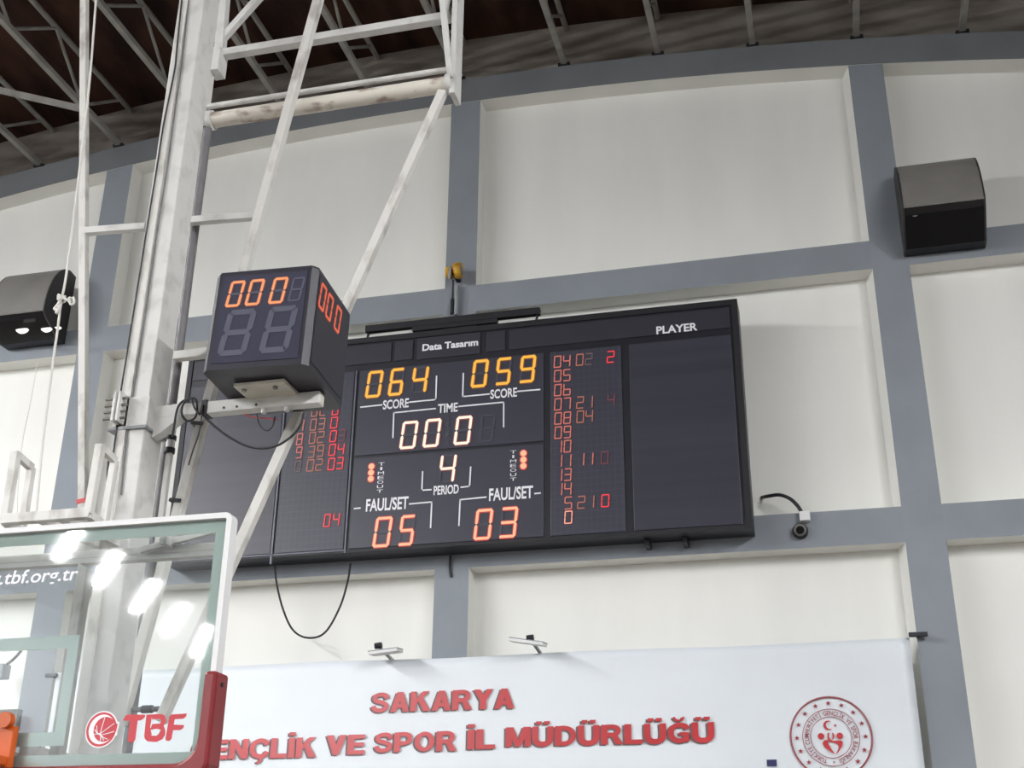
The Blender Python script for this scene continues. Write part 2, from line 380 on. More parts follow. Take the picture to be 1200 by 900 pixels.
topp = panel('score_panel', xc0, xc1, ymid+.012, zt, M['panel'])
rp = panel('player_panel', xc1+.06, xp1-.02, zb_, zt, M['grid'])
lp = panel('player_panel', xl0+.02, xc0-.05, zb_, zt, M['grid'])
panel('name_panel', xp1+.05, bx1-fw-.02, zb_, zt, M['slot'])
panel('name_panel', bx0+.055, xl0-.02, zb_, zt, M['slot'])
hp = panel('header_panel', X_(597, 380), bx1-fw-.02, hz+.03, bz1-fw-.02, M['header'])
panel('header_panel', X_(570, 400), X_(592, 400), hz+.03, bz1-fw-.02, M['header'])
panel('header_panel', X_(463, 405), X_(484, 405), hz+.03, bz1-fw-.02, M['header'])
panel('header_panel', X_(330, 440), X_(459, 405), hz+.03, bz1-fw-.02, M['header'])
panel('header_panel', bx0+.06, X_(322, 440), hz+.03, bz1-fw-.02, M['header'])
bp = panel('brand_panel', X_(489, 405), X_(563, 395), hz+.02, bz1-fw-.01, M['header'])
mb = MB()
mb.box(xl0-.012, xl0+.004, YF-.004, YF+.012, bz0-.06, zt); mb.box(xc0-.04, xc0-.025, YF-.003, YF+.012, bz0, zt)
mb.box(bx0, xc0-.02, YF-.004, YF+.012, bz0+.018, bz0+.03)
mb.build('edge_strip', M['trim_al'], sb)
YT = YF-.001
t = MB(); text(t, 'Data Tasarım', (494.8, 411.5), (560.3, 404.8), 8.0, YT, off=.035); t.build('brand_lettering', M['paint'], bp)
t = MB(); text(t, 'PLAYER', (769.3, 391.6), (817.5, 387.4), 9.2, YT, off=.028); t.build('lettering', M['paint'], hp)
def word(parent, *a, **k):
    t = MB(); text(t, *a, **k); t.build('lettering', M['paint'], parent)
word(topp, 'SCORE', (448.5, 480), (478.8, 477.2), 10.6, YT, off=.024); word(topp, 'SCORE', (574.5, 467.6), (605.8, 464.6), 10.6, YT, off=.024)
word(topp, 'TIME', (513.0, 484.3), (536.3, 482.2), 10.6, YT, off=.024)
def guide(parent, pts):
    t = MB(); line(t, pts, YT, 1.7); t.build('guide_line', M['paint'], parent)
for pts in ([(423, 477.2), (447.3, 474.5)], [(480.3, 471.3), (510.8, 468.3), (511.6, 441)], [(543, 437.8), (542.2, 464.8), (573, 461.8)], [(606.8, 458.6), (632.3, 456.5)],
            [(460.5, 512.5), (461.5, 483.8), (510, 478.8)], [(538.2, 476.3), (590.3, 471.3), (590.2, 500)]): guide(topp, pts)
word(lowp, 'PERIOD', (508, 580.6), (537.5, 577.8), 10.6, YT, off=.024)
word(lowp, 'FAUL/SET', (428.5, 600.3), (478.3, 595.6), 14.6, YT, off=.024); word(lowp, 'FAUL/SET', (573, 587.6), (624.6, 583.2), 14.6, YT, off=.024)
for cx, y0, sp in ((447, 547, 5.3), (601.5, 533, 5.3)):
    t = MB()
    for i, ch in enumerate('TIMEOUT'):
        hw = 1.2 if ch == 'I' else 3.6
        px = cx-i*.35*(1 if cx < 500 else .05); text(t, ch, (px-hw, y0+i*sp-1.2), (px+hw, y0+i*sp-1.7), 3.6, YT, off=.0)
    t.build('lettering', M['paint'], lowp)
for pts in ([(495.3, 553), (494.4, 574.6), (505, 573.9)], [(540.5, 571), (550.3, 570), (551.6, 547.5)], [(415.5, 596), (421.8, 595.4)], [(480, 590.6), (506, 588.2), (504.6, 618)],
            [(537.8, 615.5), (539.2, 585.6), (569.5, 582.6)], [(627, 578.4), (632.8, 577.9)]): guide(lowp, pts)
YD = YF+.001
for ch, bl, tr in (('0', (427.6, 467), (450.2, 434)), ('6', (454.3, 464.5), (475.5, 431)), ('4', (480.8, 462), (503.5, 428.7)),
                   ('0', (551.5, 455), (573.5, 421)), ('5', (579.7, 452), (600.8, 418.5)), ('9', (607.7, 449.5), (628.9, 416))):
    digit('score_digit', topp, ch, bl, tr, L_SCORE, YD, .15, glow=G_SCORE)
for ch, bl, tr in (('0', (467.8, 527), (491, 493)), ('0', (495, 525), (518, 490.3)), ('0', (531.3, 522), (554.2, 487)), (' ', (560, 519.2), (581.5, 484.8))):
    digit('time_digit', topp, ch, bl, tr, L_TIME, YD, .145, glow=G_TIME)
for px, py in ((524.6, 497.5), (524, 510)):
    P = at(px, py, YD); mb = MB(); mb.prism([(P.x+.02*math.cos(a), P.z+.02*math.sin(a)) for a in [i*math.pi/8 for i in range(16)]], YD-.004, YD); mb.build('colon_dot', M['unlit'], topp)
digit('period_digit', lowp, '4', (513, 566.8), (536, 531.8), L_TIME, YD, .14, glow=G_TIME)
for ch, bl, tr in (('0', (436.3, 642), (460.8, 605.3)), ('5', (465.8, 640), (488, 603.3)), ('0', (554.6, 633.3), (578.5, 596)), ('3', (584, 631), (607.7, 593.8))):
    digit('foul_digit', lowp, ch, bl, tr, L_FOUL, YD, .135, glow=G_FOUL)
for px, py in ((435.6, 546.8), (435.1, 554.1), (434.8, 561.3), (613.6, 531.4), (613.6, 538.9), (613.5, 546.3)):
    P = at(px, py, YD); mb = MB()
    mb.prism([(P.x+.027*math.cos(a), P.z+.027*math.sin(a)) for a in [i*math.pi/10 for i in range(20)]], YD-.008, YD); mb.prism([(P.x+.036*math.cos(a), P.z+.036*math.sin(a)) for a in [i*math.pi/10 for i in range(20)]], YD-.005, YD, 1); mb.build('timeout_lamp', [L_FOUL, G_FOUL], lowp)
def pd(parent, ch, bl, tr, led): digit('player_digit', parent, ch, bl, tr, led, YD, .115, .06, unlit=False, glow=G_PL if led is L_PL else G_RED if led in (L_RED, L_HOT) else None)
# right team table: rows between the first and the last measured one
R0, R1 = (648.9, 431.5), (650.6, 614.8)
rows = [('04', '02', ' 2', L_RED), ('05', '', '', 0), ('0b', '', '', 0), ('07', '21', ' 4', L_DIM), ('08', '04', '', 0), ('09', '', '', 0), ('10', '', '', 0), ('11', '11', '0 ', L_DIM), ('13', '', '', 0), ('14', '', '', 0), (' 5', '21', '0 ', L_RED), (' 0', '', '', 0)]
for i, (a, b, c, led) in enumerate(rows):
    f = i/11; x = R0[0]+(R1[0]-R0[0])*f; y = R0[1]+(R1[1]-R0[1])*f; sl = -.093+.035*f
    for s_, offs in ((a, (0, 10.7)), (b, (25.9, 36.4)), (c, (54.0, 62.2))):
        for ch, dx in zip(s_, offs):
            if ch == ' ': continue
            L = L_PL if s_ is a else (L_PT if s_ is b else led)
            if (i, dx) == (0, 36.4): L = L_DIM2
            if i == 11: L = L_HOT
            k = 9.3 if i < 10 else 9.9
            pd(rp, ch, (x+dx, y+dx*sl), (x+dx+k, y+dx*sl-14.6-.1*i), L)
for ch, bl, tr, L in (('0', (364.5, 488.7), (373.5, 474.5), L_PT), ('2', (374.3, 487.6), (383.5, 473.6), L_PT), ('0', (388.8, 487), (398, 473), L_RED),
    ('7', (348.3, 506), (357.3, 491.8), L_PL), ('0', (363, 505), (372, 490.7), L_PT), ('3', (372.6, 504), (382, 489.6), L_PT), ('0', (387, 502.5), (396.8, 488.6), L_RED),
    ('8', (347, 522), (356, 507.6), L_PL), ('0', (361.7, 520.5), (371, 506), L_PT), ('2', (371.2, 519.5), (381, 505.2), L_PT), ('0', (386, 518.5), (395.5, 504.3), L_RED), ('3', (396, 517.5), (405.5, 503.4), L_DIM),
    ('9', (346.3, 537.5), (355.2, 523.4), L_PL), ('3', (360.5, 537), (370, 522.6), L_PT), ('9', (370.8, 535.6), (380.5, 521), L_PT), ('0', (385, 534.5), (394.5, 520.3), L_RED), ('4', (395, 533.6), (404.5, 519.4), L_RED),
    ('0', (345, 553.7), (353.8, 539.6), L_DIM2), ('0', (359, 553), (369, 538.2), L_PT), ('2', (369.4, 552), (379, 537.4), L_PT), ('0', (383.8, 551.5), (393.5, 536.6), L_RED), ('3', (393.8, 550.2), (403.3, 535.6), L_RED),
    ('0', (379, 618), (388.4, 602.2), L_RED), ('4', (389.6, 616.8), (399.2, 601), L_RED)): pd(lp, ch, bl, tr, L)
for px, py in ((755, 628), (800, 626)):
    P = at(px, py, YF); MB().box(P.x-.02, P.x+.02, YF+.12, YW+.0, bz0-.06, bz0+.01).build('bracket', M['case'], sb)
tag(sb, 'wide black electronic scoreboard with amber and red digits on the grey and white wall', 'scoreboard')

# black bar over the scoreboard
YB_ = 9.76
bt = empty('light_bar', at(530, 378, YB_))
A, B = at(429, 387, YB_), at(633, 364.5, YB_); z = (A.z+B.z)/2
MB().box(A.x, B.x, YB_-.03, YB_+.03, z-.035, z+.032).build('bar', M['black'], bt, bevel=.004)
A2, B2 = at(484, 386, YB_), at(583, 374, YB_)
MB().box(A2.x, B2.x, YB_-.025, YB_+.03, max(z-.075, bz1+.006), z-.03).build('lower_rail', M['black'], bt)
mb = MB(); mb.box(at(519, 390, YB_).x, at(558, 385, YB_).x, YB_-.01, YB_+.12, bz1+.002, z-.07); mb.build('mount', M['case'], bt)
for px in (431.5, 629):
    P = at(px, 389, YB_); MB().tube([(P.x, YB_, z-.03), (P.x+.006, YB_, (z+bz1)/2), (P.x-.004, YB_, bz1+.014)], .012, 8).build('hook', M['black'], bt)
tag(bt, 'long thin black bar with hooked ends mounted above the scoreboard', 'light bar')

# yellow siren, its conduit
P = at(533, 319, 9.86); sr = empty('siren', P)
def drum(xa, prof):
    return MB().tube([(P.x+x, 9.86-.0, P.z+dz) for x, r, dz in prof], 0, 18, rs=[r for x, r, dz in prof])
drum(0, [(-.085, .02, 0), (-.08, .055, 0), (-.03, .062, 0), (-.022, .03, 0)]).build('drum', M['yellow'], sr)
drum(0, [(-.01, .04, .01), (.0, .075, .015), (.03, .08, .012), (.06, .078, .008), (.065, .05, .008)]).build('horn', M['yellow'], sr)
MB().tube([(P.x+.062, 9.86, P.z+.008), (P.x+.07, 9.86, P.z+.008)], .045, 16).build('horn_mouth', M['hood'], sr)
MB().bar((P.x-.02, 9.78, P.z+.01), (P.x-.035, 9.8, P.z-.1), .022, .012).build('bracket', M['zinc'], sr)
MB().bar((P.x-.01, 9.86, P.z+.02), (P.x-.0, 9.99, P.z+.1), .03, .02).build('stay', M['black'], sr)
MB().bar((P.x, 9.86, P.z), (P.x, 10.0, P.z-.02), .04, .04).build('wall_mount', M['black'], sr)
tag(sr, 'small yellow siren with two drums on the grey column above the scoreboard', 'siren')
cn = MB(); q0, q1 = at(535.5, 335, 9.96), at(533.5, 366, 9.96)
cn.tube([(q0.x, 9.96, q0.z), (q0.x, 9.96, q1.z-.03)], .022, 10); o = cn.build('conduit_pipe', M['zinc']); tag(o, 'pale grey vertical conduit between the yellow siren and the black bar', 'conduit')
q = catmull([at(531, 328, 9.93), at(530.5, 345, 9.95), at(530, 356, 9.95), at(529.5, 368, 9.95)])
o = MB().tube(q, .012, 8, rs=[.008+.01*(i > len(q)*.45) for i in range(len(q))]).build('cable', M['cable']); tag(o, 'short black cable hanging from the yellow siren beside the pale conduit', 'cable')
# cable loop hanging under the board
q = catmull([at(322, 660, 9.86), at(324, 682, 9.9), at(331, 712, 9.95), at(343, 738, 9.97), at(361, 747.5, 9.97), at(381, 741, 9.97), at(398, 712, 9.95), at(407, 683, 9.92), at(411, 660, 9.86)])
o = MB().tube(q, .009, 8).build('cable', M['cable']); tag(o, 'dark cable hanging in a loop below the left part of the scoreboard', 'cable')
q = catmull([at(528, 651, 9.96), at(527.5, 656, 9.97), at(527.5, 666, 9.985), at(529, 676, 9.992)])
o = MB().tube(q, .011, 8).build('cable', M['cable']); tag(o, 'short black cable stub below the scoreboard on the middle grey column', 'cable')

# security dome on the lower beam, with its box and cable
P = at(937.5, 620.5, 9.93); dc = empty('security_camera', P)
R_ = Vector((0, -1, -.25)).normalized()
def disc(name, c, n, prof, m):
    n = n.normalized(); return MB().tube([c+n*a for a, r in prof], 0, 24, rs=[r for a, r in prof]).build(name, m, dc)
c = Vector((P.x, 10.0, P.z))
disc('base', c, Vector((0, -1, 0)), [(0, .062), (.03, .064), (.055, .058)], M['black'])
disc('dome', c+Vector((0, -.05, 0)), R_, [(0, .052), (.02, .047), (.036, .034), (.045, .01)], M['hood'])
disc('lens', c+Vector((0, -.05, 0))+R_*.035, R_, [(0, .034), (.014, .03)], M['hoodfront'])
A = at(943, 604.5, 9.94); MB().box(A.x-.042, A.x+.042, 9.93, 10.0, A.z-.04, A.z+.04).build('junction_box', M['white'], dc, bevel=.006)
tag(dc, 'black dome security camera with white junction box right of the scoreboard', 'camera')
q = catmull([at(893, 583, 10.19), at(900, 581.5, 10.08), at(913, 580, 10.02), at(925, 584, 9.98), at(934, 592, 9.96), at(940, 601, 9.96)])
o = MB().tube(q, .015, 10).build('cable', M['cable']); tag(o, 'thick black cable arching from the white panel down to the dome camera', 'cable')

# ------------------------------------------------------------------ hooded wall fixtures
L_SPOT = emis('lit_spot_lamp', (255, 245, 240), 1.3)
def fixture(tl, tr, lip, bot, label, spots):
    yb = YW-.005; dep = .42
    t = empty('wall_fixture', at(*bot, yb))
    zt_ = at(*tl, yb-.12).z; zl = at(*lip, yb-dep).z; zb = at(*bot, yb-.12).z
    x0 = at(*lip, yb-dep).x; x1 = x0+tr
    # profile (y,z): wall top, curved hood to the lip
    pr = [(yb, zt_-.02), (yb-.1, zt_)]
    n = 10
    for i in range(1, n+1):
        a = i/n*math.pi/2; pr.append((yb-.1-(dep-.1)*math.sin(a), zl+(zt_-zl)*math.cos(a)))
    sk = .012
    mb = MB(); N = len(pr)
    outer = [(x, y, z) for x in (x0, x1) for y, z in pr]
    mb.add(outer, [(i, i+1, i+1+N, i+N) for i in range(N-1)], 0, True)
    inner = [(x, y+sk*.6, z-sk) for x in (x0, x1) for y, z in pr]
    mb.add(inner, [(i+N, i+1+N, i+1, i) for i in range(N-1)], 0, True)
    mb.add([outer[N-1], outer[2*N-1], inner[2*N-1], inner[N-1]], [(0, 1, 2, 3)])
    mb.build('hood', M['hood'], t)
    low = [(yb-dep+.05, zl-.06), (yb-.13, zb), (yb, zb)]
    for xa, xb in ((x0-.012, x0+.004), (x1-.004, x1+.012)):
        poly = pr+low; m2 = MB(); k = len(poly)
        m2.add([(xa, y, z) for y, z in poly]+[(xb, y, z) for y, z in poly], [tuple(range(k)), tuple(range(k, 2*k))[::-1]]+[(i, i+k, (i+1) % k+k, (i+1) % k) for i in range(k)])
        m2.build('end_cap', M['black'] if False else M['hoodcap'], t)
    m3 = MB(); f = [(yb-dep+.015, zl-.008), (yb-dep+.05, zl-.06), (yb-.13, zb), (yb, zb)]; k = len(f)
    m3.add([(x, y, z) for x in (x0+.004, x1-.004) for y, z in f], [(i, i+k, i+1+k, i+1) for i in range(k-1)])
    m3.build('front', M['hoodfront'], t)
    for px, py, hwx, m in spots:
        c = at(px, py, yb-dep+.07)
        mb = MB(); n = 14
        top = [(hwx*math.cos(math.pi*k/n), .25*hwx*math.sin(math.pi*k/n)*.3) for k in range(n+1)]; bt_ = [(-hwx*math.cos(math.pi*k/n), -.62*hwx*math.sin(math.pi*k/n)) for k in range(1, n)]
        mb.prism([(c.x+x, c.z+z) for x, z in top+bt_], c.y-.012, c.y+.02); mb.build('lamp_lens', m, t)
    tag(t, label, 'wall fixture')
M['hoodcap'] = mat('black_end_cap', (52, 51, 52), .45, var=.1)
fixture((1054, 198), .645, (1059, 242), (1064, 293), 'dark grey hooded wall fixture with black front at the upper right of the wall', ((1072, 252, .03, M['zinc']),))
fixture((-16, 329), .64, (-15, 370), (-8, 406), 'dark grey hooded wall fixture with lit lamps in its black front at the left', ((26, 386, .065, L_SPOT), (54.5, 385, .055, L_SPOT), (68, 383.5, .03, L_SPOT)))

# ================================================================== BANNER
YBN = 9.955
a, b = at(66, 792, YBN), at(1065, 743, YBN); ztop = (a.z+b.z)/2; X0, X1 = a.x, at(1072, 800, YBN).x
nx, nz = 90, 24; vs = []; Hh = 1.7
def wr(u, v):
    d = math.hypot((1-u)*9.6, v*1.7); k = math.exp(-(d/.8)**2)
    return -.012*math.sin(v*40+u*30)*k-.006*math.sin(u*23)*v-.004*math.sin(u*60+v*4)*math.exp(-v*6)
for j in range(nz+1):
    for i in range(nx+1):
        u, v = i/nx, j/nz; sag = .012*math.sin(u*math.pi*3)**2*(1-v)
        vs.append((X0+(X1-X0)*u, YBN+wr(u, v)*.5, ztop-sag-Hh*v))
fs = [(j*(nx+1)+i, (j+1)*(nx+1)+i, (j+1)*(nx+1)+i+1, j*(nx+1)+i+1) for j in range(nz) for i in range(nx)]
bn = MB().add(vs, fs, 0, True).build('banner', M['banner'], origin=((X0+X1)/2, YBN, ztop-Hh))
md = bn.modifiers.new('thick', 'SOLIDIFY'); md.thickness = .004; md.offset = 0
tag(bn, 'long white vinyl banner with red lettering and a round crest, hung along the wall', 'banner')
RC = [(.2, .9), (.5, .9), (.66, .83), (.7, .7), (.66, .57), (.5, .49), (.2, .49)]
CC = [(.80, .68), (.70, .84), (.5, .895), (.3, .84), (.165, .7), (.13, .5), (.165, .3), (.3, .16), (.5, .105), (.7, .17)]
UU = [(.135, 1), (.135, .38), (.2, .2), (.32, .115), (.45, .1), (.58, .115), (.7, .2), (.765, .38), (.765, 1)]
def vb(x0, x1, z0=0, z1=1): return ('p', [(x0, z0), (x1, z0), (x1, z1), (x0, z1)])
def mir(w_, p): return ('p', [(w_-x, z) for x, z in p])
GLY = {
 'A': (.88, [('p', [(0, 0), (.27, 0), (.57, 1), (.3, 1)]), mir(.88, [(0, 0), (.27, 0), (.57, 1), (.3, 1)]), ('p', [(.2, .19), (.68, .19), (.62, .38), (.26, .38)])]),
 'K': (.92, [vb(0, .27), ('p', [(.26, .36), (.26, .62), (.56, 1), (.88, 1)]), ('p', [(.36, .55), (.55, .68), (.92, 0), (.59, 0)])]),
 'R': (.9, [vb(0, .27), ('s', RC, .21), ('p', [(.4, .5), (.66, .47), (.9, 0), (.6, 0)])]),
 'Y': (.88, [('p', [(0, 1), (.3, 1), (.58, .42), (.3, .42)]), mir(.88, [(0, 1), (.3, 1), (.58, .42), (.3, .42)]), vb(.3, .58, 0, .44)]),
 'S': (.84, [('s', [(.74, .68), (.69, .83), (.55, .895), (.36, .895), (.19, .83), (.155, .71), (.23, .59), (.5, .5), (.67, .41), (.71, .29), (.64, .16), (.46, .1), (.28, .11), (.15, .2), (.11, .33)], .21)]),
 'G': (.9, [('s', CC, .23), vb(.62, .86, .06, .5), vb(.46, .86, .36, .53)]),
 'C': (.9, [('s', CC+[(.8, .34)], .23)]),
 'N': (.86, [vb(0, .26), vb(.6, .86), ('p', [(.0, 1), (.27, 1), (.86, 0), (.59, 0)])]),
 'L': (.74, [vb(0, .28), vb(.1, .74, 0, .22)]), 'I': (.28, [vb(0, .28)]),
 'V': (.87, [('p', [(0, 1), (.3, 1), (.55, 0), (.32, 0)]), mir(.87, [(0, 1), (.3, 1), (.55, 0), (.32, 0)])]),
 'E': (.74, [vb(0, .28), vb(.1, .74, 0, .21), vb(.1, .7, .4, .6), vb(.1, .74, .79, 1)]),
 'P': (.84, [vb(0, .27), ('s', [(x, .9-(.9-z)*1.1) for x, z in RC], .21)]),
 'O': (.92, [('c', .46, .5, .325, .4, .24)]),
 'M': (1.06, [vb(0, .25), vb(.81, 1.06), ('p', [(.0, 1), (.32, 1), (.64, 0), (.42, 0)]), mir(1.06, [(.0, 1), (.32, 1), (.64, 0), (.42, 0)])]),
 'U': (.9, [('s', UU, .26)]),
 'D': (.9, [vb(0, .27), ('s', [(.2, .895), (.42, .895), (.63, .81), (.74, .65), (.765, .5), (.74, .35), (.63, .19), (.42, .105), (.2, .105)], .22)])}
def accent(base, extra): w_, p = GLY[base]; return (w_, p+extra)
GLY['Ç'] = accent('C', [('s', [(.5, .02), (.55, -.08), (.5, -.18), (.36, -.19)], .1)])
GLY['Ü'] = accent('U', [vb(.16, .4, 1.1, 1.27), vb(.5, .74, 1.1, 1.27)]); GLY['İ'] = accent('I', [vb(0, .28, 1.1, 1.28)])
GLY['Ğ'] = accent('G', [('s', [(.25, 1.29), (.34, 1.15), (.46, 1.115), (.58, 1.15), (.67, 1.29)], .1)])
def strip(pts, t):
    P = [Vector((x, z)) for x, z in catmull_2d(pts)]; L, R_ = [], []
    for i, p in enumerate(P):
        d = (P[min(i+1, len(P)-1)]-P[max(i-1, 0)]).normalized(); n = Vector((-d.y, d.x))*t/2; L.append(p+n); R_.append(p-n)
    return [[L[i], L[i+1], R_[i+1], R_[i]] for i in range(len(P)-1)]
def catmull_2d(pts): return [(v.x, v.z) for v in catmull([(x, 0, z) for x, z in pts], 4)]
def heavy(name, m, par, word_, pl, pr, cap, Y, dx=0, dz=0):
    gap = .06; tot = sum(GLY[c][0] for c in word_)+gap*(len(word_)-1)
    A, B = at(*pl, Y), at(*pr, Y); mid = ((pl[0]+pr[0])/2, (pl[1]+pr[1])/2)
    H = (at(mid[0], mid[1]-cap, Y)-at(*mid, Y)).z; k = (B.x-A.x)/tot; zb = (A.z+B.z)/2; x = 0
    for c in word_:
        w_, prims = GLY[c]; mb = MB()
        for j, pr_ in enumerate(prims):
            if pr_[0] == 'p': polys = [pr_[1]]
            elif pr_[0] == 's': polys = [[(v.x, v.y) for v in q] for q in strip(pr_[1], pr_[2])]
            else:
                _, cx, cz, rx_, rz_, t = pr_; n = 28; polys = []
                for i in range(n):
                    a0, a1 = 2*math.pi*i/n, 2*math.pi*(i+1)/n
                    polys.append([(cx+(rx_+e)*math.cos(g), cz+(rz_+e*.85)*math.sin(g)) for g, e in ((a0, t/2), (a1, t/2), (a1, -t/2), (a0, -t/2))])
            for q in polys:
                P = [(A.x+(x+u)*k+dx, Y-j*.0005, zb+v*H+dz) for u, v in q]
                n_ = (Vector(P[1])-Vector(P[0])).cross(Vector(P[2])-Vector(P[0]))
                mb.add(P if n_.y < 0 else P[::-1], [tuple(range(len(P)))], 0)
        x += w_+gap; mb.build(name, m, par)
YL = YBN-.014
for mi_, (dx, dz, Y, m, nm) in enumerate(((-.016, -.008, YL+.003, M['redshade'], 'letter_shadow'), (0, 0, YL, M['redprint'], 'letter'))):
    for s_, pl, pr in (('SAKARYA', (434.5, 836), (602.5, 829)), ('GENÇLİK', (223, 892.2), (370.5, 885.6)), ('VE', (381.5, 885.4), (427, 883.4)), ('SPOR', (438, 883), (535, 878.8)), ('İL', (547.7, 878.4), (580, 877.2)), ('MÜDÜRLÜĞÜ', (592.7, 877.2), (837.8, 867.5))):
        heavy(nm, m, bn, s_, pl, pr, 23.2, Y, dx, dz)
E_ = at(974, 864, YL); rr = (at(1022.5, 862, YL).x-at(925, 866, YL).x)/2
t = MB(); n = 110
for i in range(n):
    a0 = 2*math.pi*i/n; a1 = a0+2*math.pi/n*.75; tw = .05
    t.prism([(E_.x+rr*.965*math.cos(a0), E_.z+rr*.965*math.sin(a0)), (E_.x+rr*.965*math.cos(a1), E_.z+rr*.965*math.sin(a1)), (E_.x+rr*math.cos(a1+tw), E_.z+rr*math.sin(a1+tw)), (E_.x+rr*math.cos(a0+tw), E_.z+rr*math.sin(a0+tw))], YL-.001, YL+.001)
t.ring(E_.x, E_.z, rr*.97, rr*.955, YL-.001, YL+.001, 64)
t.ring(E_.x, E_.z, rr*.69, rr*.675, YL-.001, YL+.001, 64); t.ring(E_.x, E_.z, rr*.50, rr*.485, YL-.001, YL+.001, 64)
def star(mb, x, z, r, rot=math.pi/2):
    mb.prism([(x+(r if k % 2 == 0 else r*.42)*math.cos(rot+k*math.pi/5), z+(r if k % 2 == 0 else r*.42)*math.sin(rot+k*math.pi/5)) for k in range(10)], YL-.001, YL+.001)
for k in range(16):
    a0 = math.pi/2+2*math.pi*k/16; star(t, E_.x+rr*.825*math.cos(a0), E_.z+rr*.825*math.sin(a0), rr*.068)
star(t, E_.x+.02*rr, E_.z-rr*.59, rr*.03)
STR = 'TÜRKİYE CUMHURİYETİ GENÇLİK VE SPOR BAKANLIĞI'
import itertools
wd = []
for ch in STR:
    if ch == ' ': wd.append((None, .45)); continue
    v, f = text_raw(ch, .01); x0 = min(q.x for q in v); x1 = max(q.x for q in v); wd.append(((v, f, x0, x1), x1-x0+.12))
tot = sum(w_ for _, w_ in wd); ang0 = math.radians(256); span = math.radians(332); acc = 0
for gl, w_ in wd:
    am = ang0-span*(acc+w_/2)/tot; acc += w_
    if gl is None: continue
    v, f, x0, x1 = gl; sc = span*rr*.585/tot
    ex = Vector((math.sin(am), 0, -math.cos(am))); ez = Vector((math.cos(am), 0, math.sin(am))); base = Vector((E_.x, YL, E_.z))+ez*rr*.535
    hs = rr*.105/.7
    put_text(t, v, f, lambda q: base+ex*(q.x-(x0+x1)/2)*sc+ez*q.y*hs, 0)
t.build('crest_ring', M['crest'], bn)
t = MB()
def cpoly(pts, nn=6):
    return [(E_.x+p.x*rr, E_.z+p.z*rr) for p in catmull([(x, 0, z) for x, z in pts], nn)]
for sx in (-1, 1):
    cx, cz = E_.x+rr*(.225*sx-.015), E_.z+rr*.03
    t.prism([(cx+rr*.078*math.cos(k*math.pi/12), cz+rr*.078*math.sin(k*math.pi/12)) for k in range(24)], YL-.001, YL+.001)
t.prism(cpoly([(-.22, -.13), (-.16, -.07), (-.07, -.075), (-.075, -.16), (-.02, -.28), (.05, -.40), (-.06, -.33), (-.17, -.24), (-.22, -.13)]), YL-.001, YL+.001)
t.prism(cpoly([(-.075, .11), (-.085, -.02), (-.04, -.1), (.06, -.13), (.14, -.18), (.16, -.25), (.12, -.34), (.07, -.43), (.17, -.32), (.25, -.2), (.26, -.1), (.18, -.08), (.05, -.085), (-.02, -.05), (-.05, .02), (-.03, .11)]), YL-.001, YL+.001)
t.prism(cpoly([(.03, .12), (.075, .07), (.07, -.02), (.01, -.06), (.03, -.02), (.035, .05)]), YL-.001, YL+.001)
cr = []
cxn, czn, r1 = -.045, .29, .115
cr = [(E_.x+rr*(cxn+r1*math.cos(math.radians(g))), E_.z+rr*(czn+r1*math.sin(math.radians(g)))) for g in range(50, 311, 13)]
cr += [(E_.x+rr*(cxn+.035+.09*math.cos(math.radians(g))), E_.z+rr*(czn+.09*math.sin(math.radians(g)))) for g in range(300, 59, -13)]
t.prism(cr, YL-.001, YL+.001); star(t, E_.x+rr*.125, E_.z+rr*.28, rr*.045)
t.build('crest_figure', M['redprint'], bn)
t = MB(); A, B = at(899, 898, YL), at(910, 890, YL); t.prism([(A.x, A.z), (B.x, A.z), (B.x, B.z), (A.x, B.z)], YL-.001, YL+.001); t.build('printed_mark', M['navy'], bn)
for (x0, y0), (x1, y1), lab in (((1065, 745), (1087, 742), 'small dark hook holding the right upper corner of the banner'), ((53, 792), (66, 791), 'small dark hook holding the left upper corner of the banner, seen through the glass')):
    A, B = at(x0, y0, 9.93), at(x1, y1, 9.93); h = empty('banner_hook', (A+B)/2)
    MB().box(A.x, B.x, 9.92, 9.96, (A.z+B.z)/2-.014, (A.z+B.z)/2+.018).build('plate', M['tape'], h, bevel=.004)
    MB().tube([((A.x+B.x)/2, 9.93, A.z), ((A.x+B.x)/2, 10.01, A.z)], .012, 8).build('peg', M['tape'], h); tag(h, lab, 'hook')
# small flood lamps over the banner
for (l, r_, knob, lab) in (((431, 765.5), (465, 761), (443, 757), 'small white flat lamp with a dark knob above the banner, left of the middle column'), ((596, 749), (636, 754.5), (621, 748), 'small white flat lamp with a dark knob above the banner, right of the middle column')):
    A, B = at(*l, 9.72), at(*r_, 9.72); f = empty('flood_lamp', (A+B)/2)
    d = (B-A); n = Vector((-d.z, 0, d.x)).normalized()
    MB().hexa([A-n*.012, B-n*.012, B+n*.012, A+n*.012]+[p+Vector((0, .16, .016)) for p in (A-n*.012, B-n*.012, B+n*.012, A+n*.012)]).build('lamp_body', M['white'], f, bevel=.003)
    MB().hexa([A+n*.012, B+n*.012, B+n*.02, A+n*.02]+[p+Vector((0, .16, .016)) for p in (A+n*.012, B+n*.012, B+n*.02, A+n*.02)]).build('rim', M['zinc'], f)
    K = at(*knob, 9.74); MB().tube([K+Vector((-.025, 0, .0)), K+Vector((.03, 0, .005))], .026, 12).build('knob', M['black'], f)
    MB().bar(K, (K.x, 10.21, K.z-.06), .02, .02).build('arm', M['zinc'], f); tag(f, lab, 'lamp')
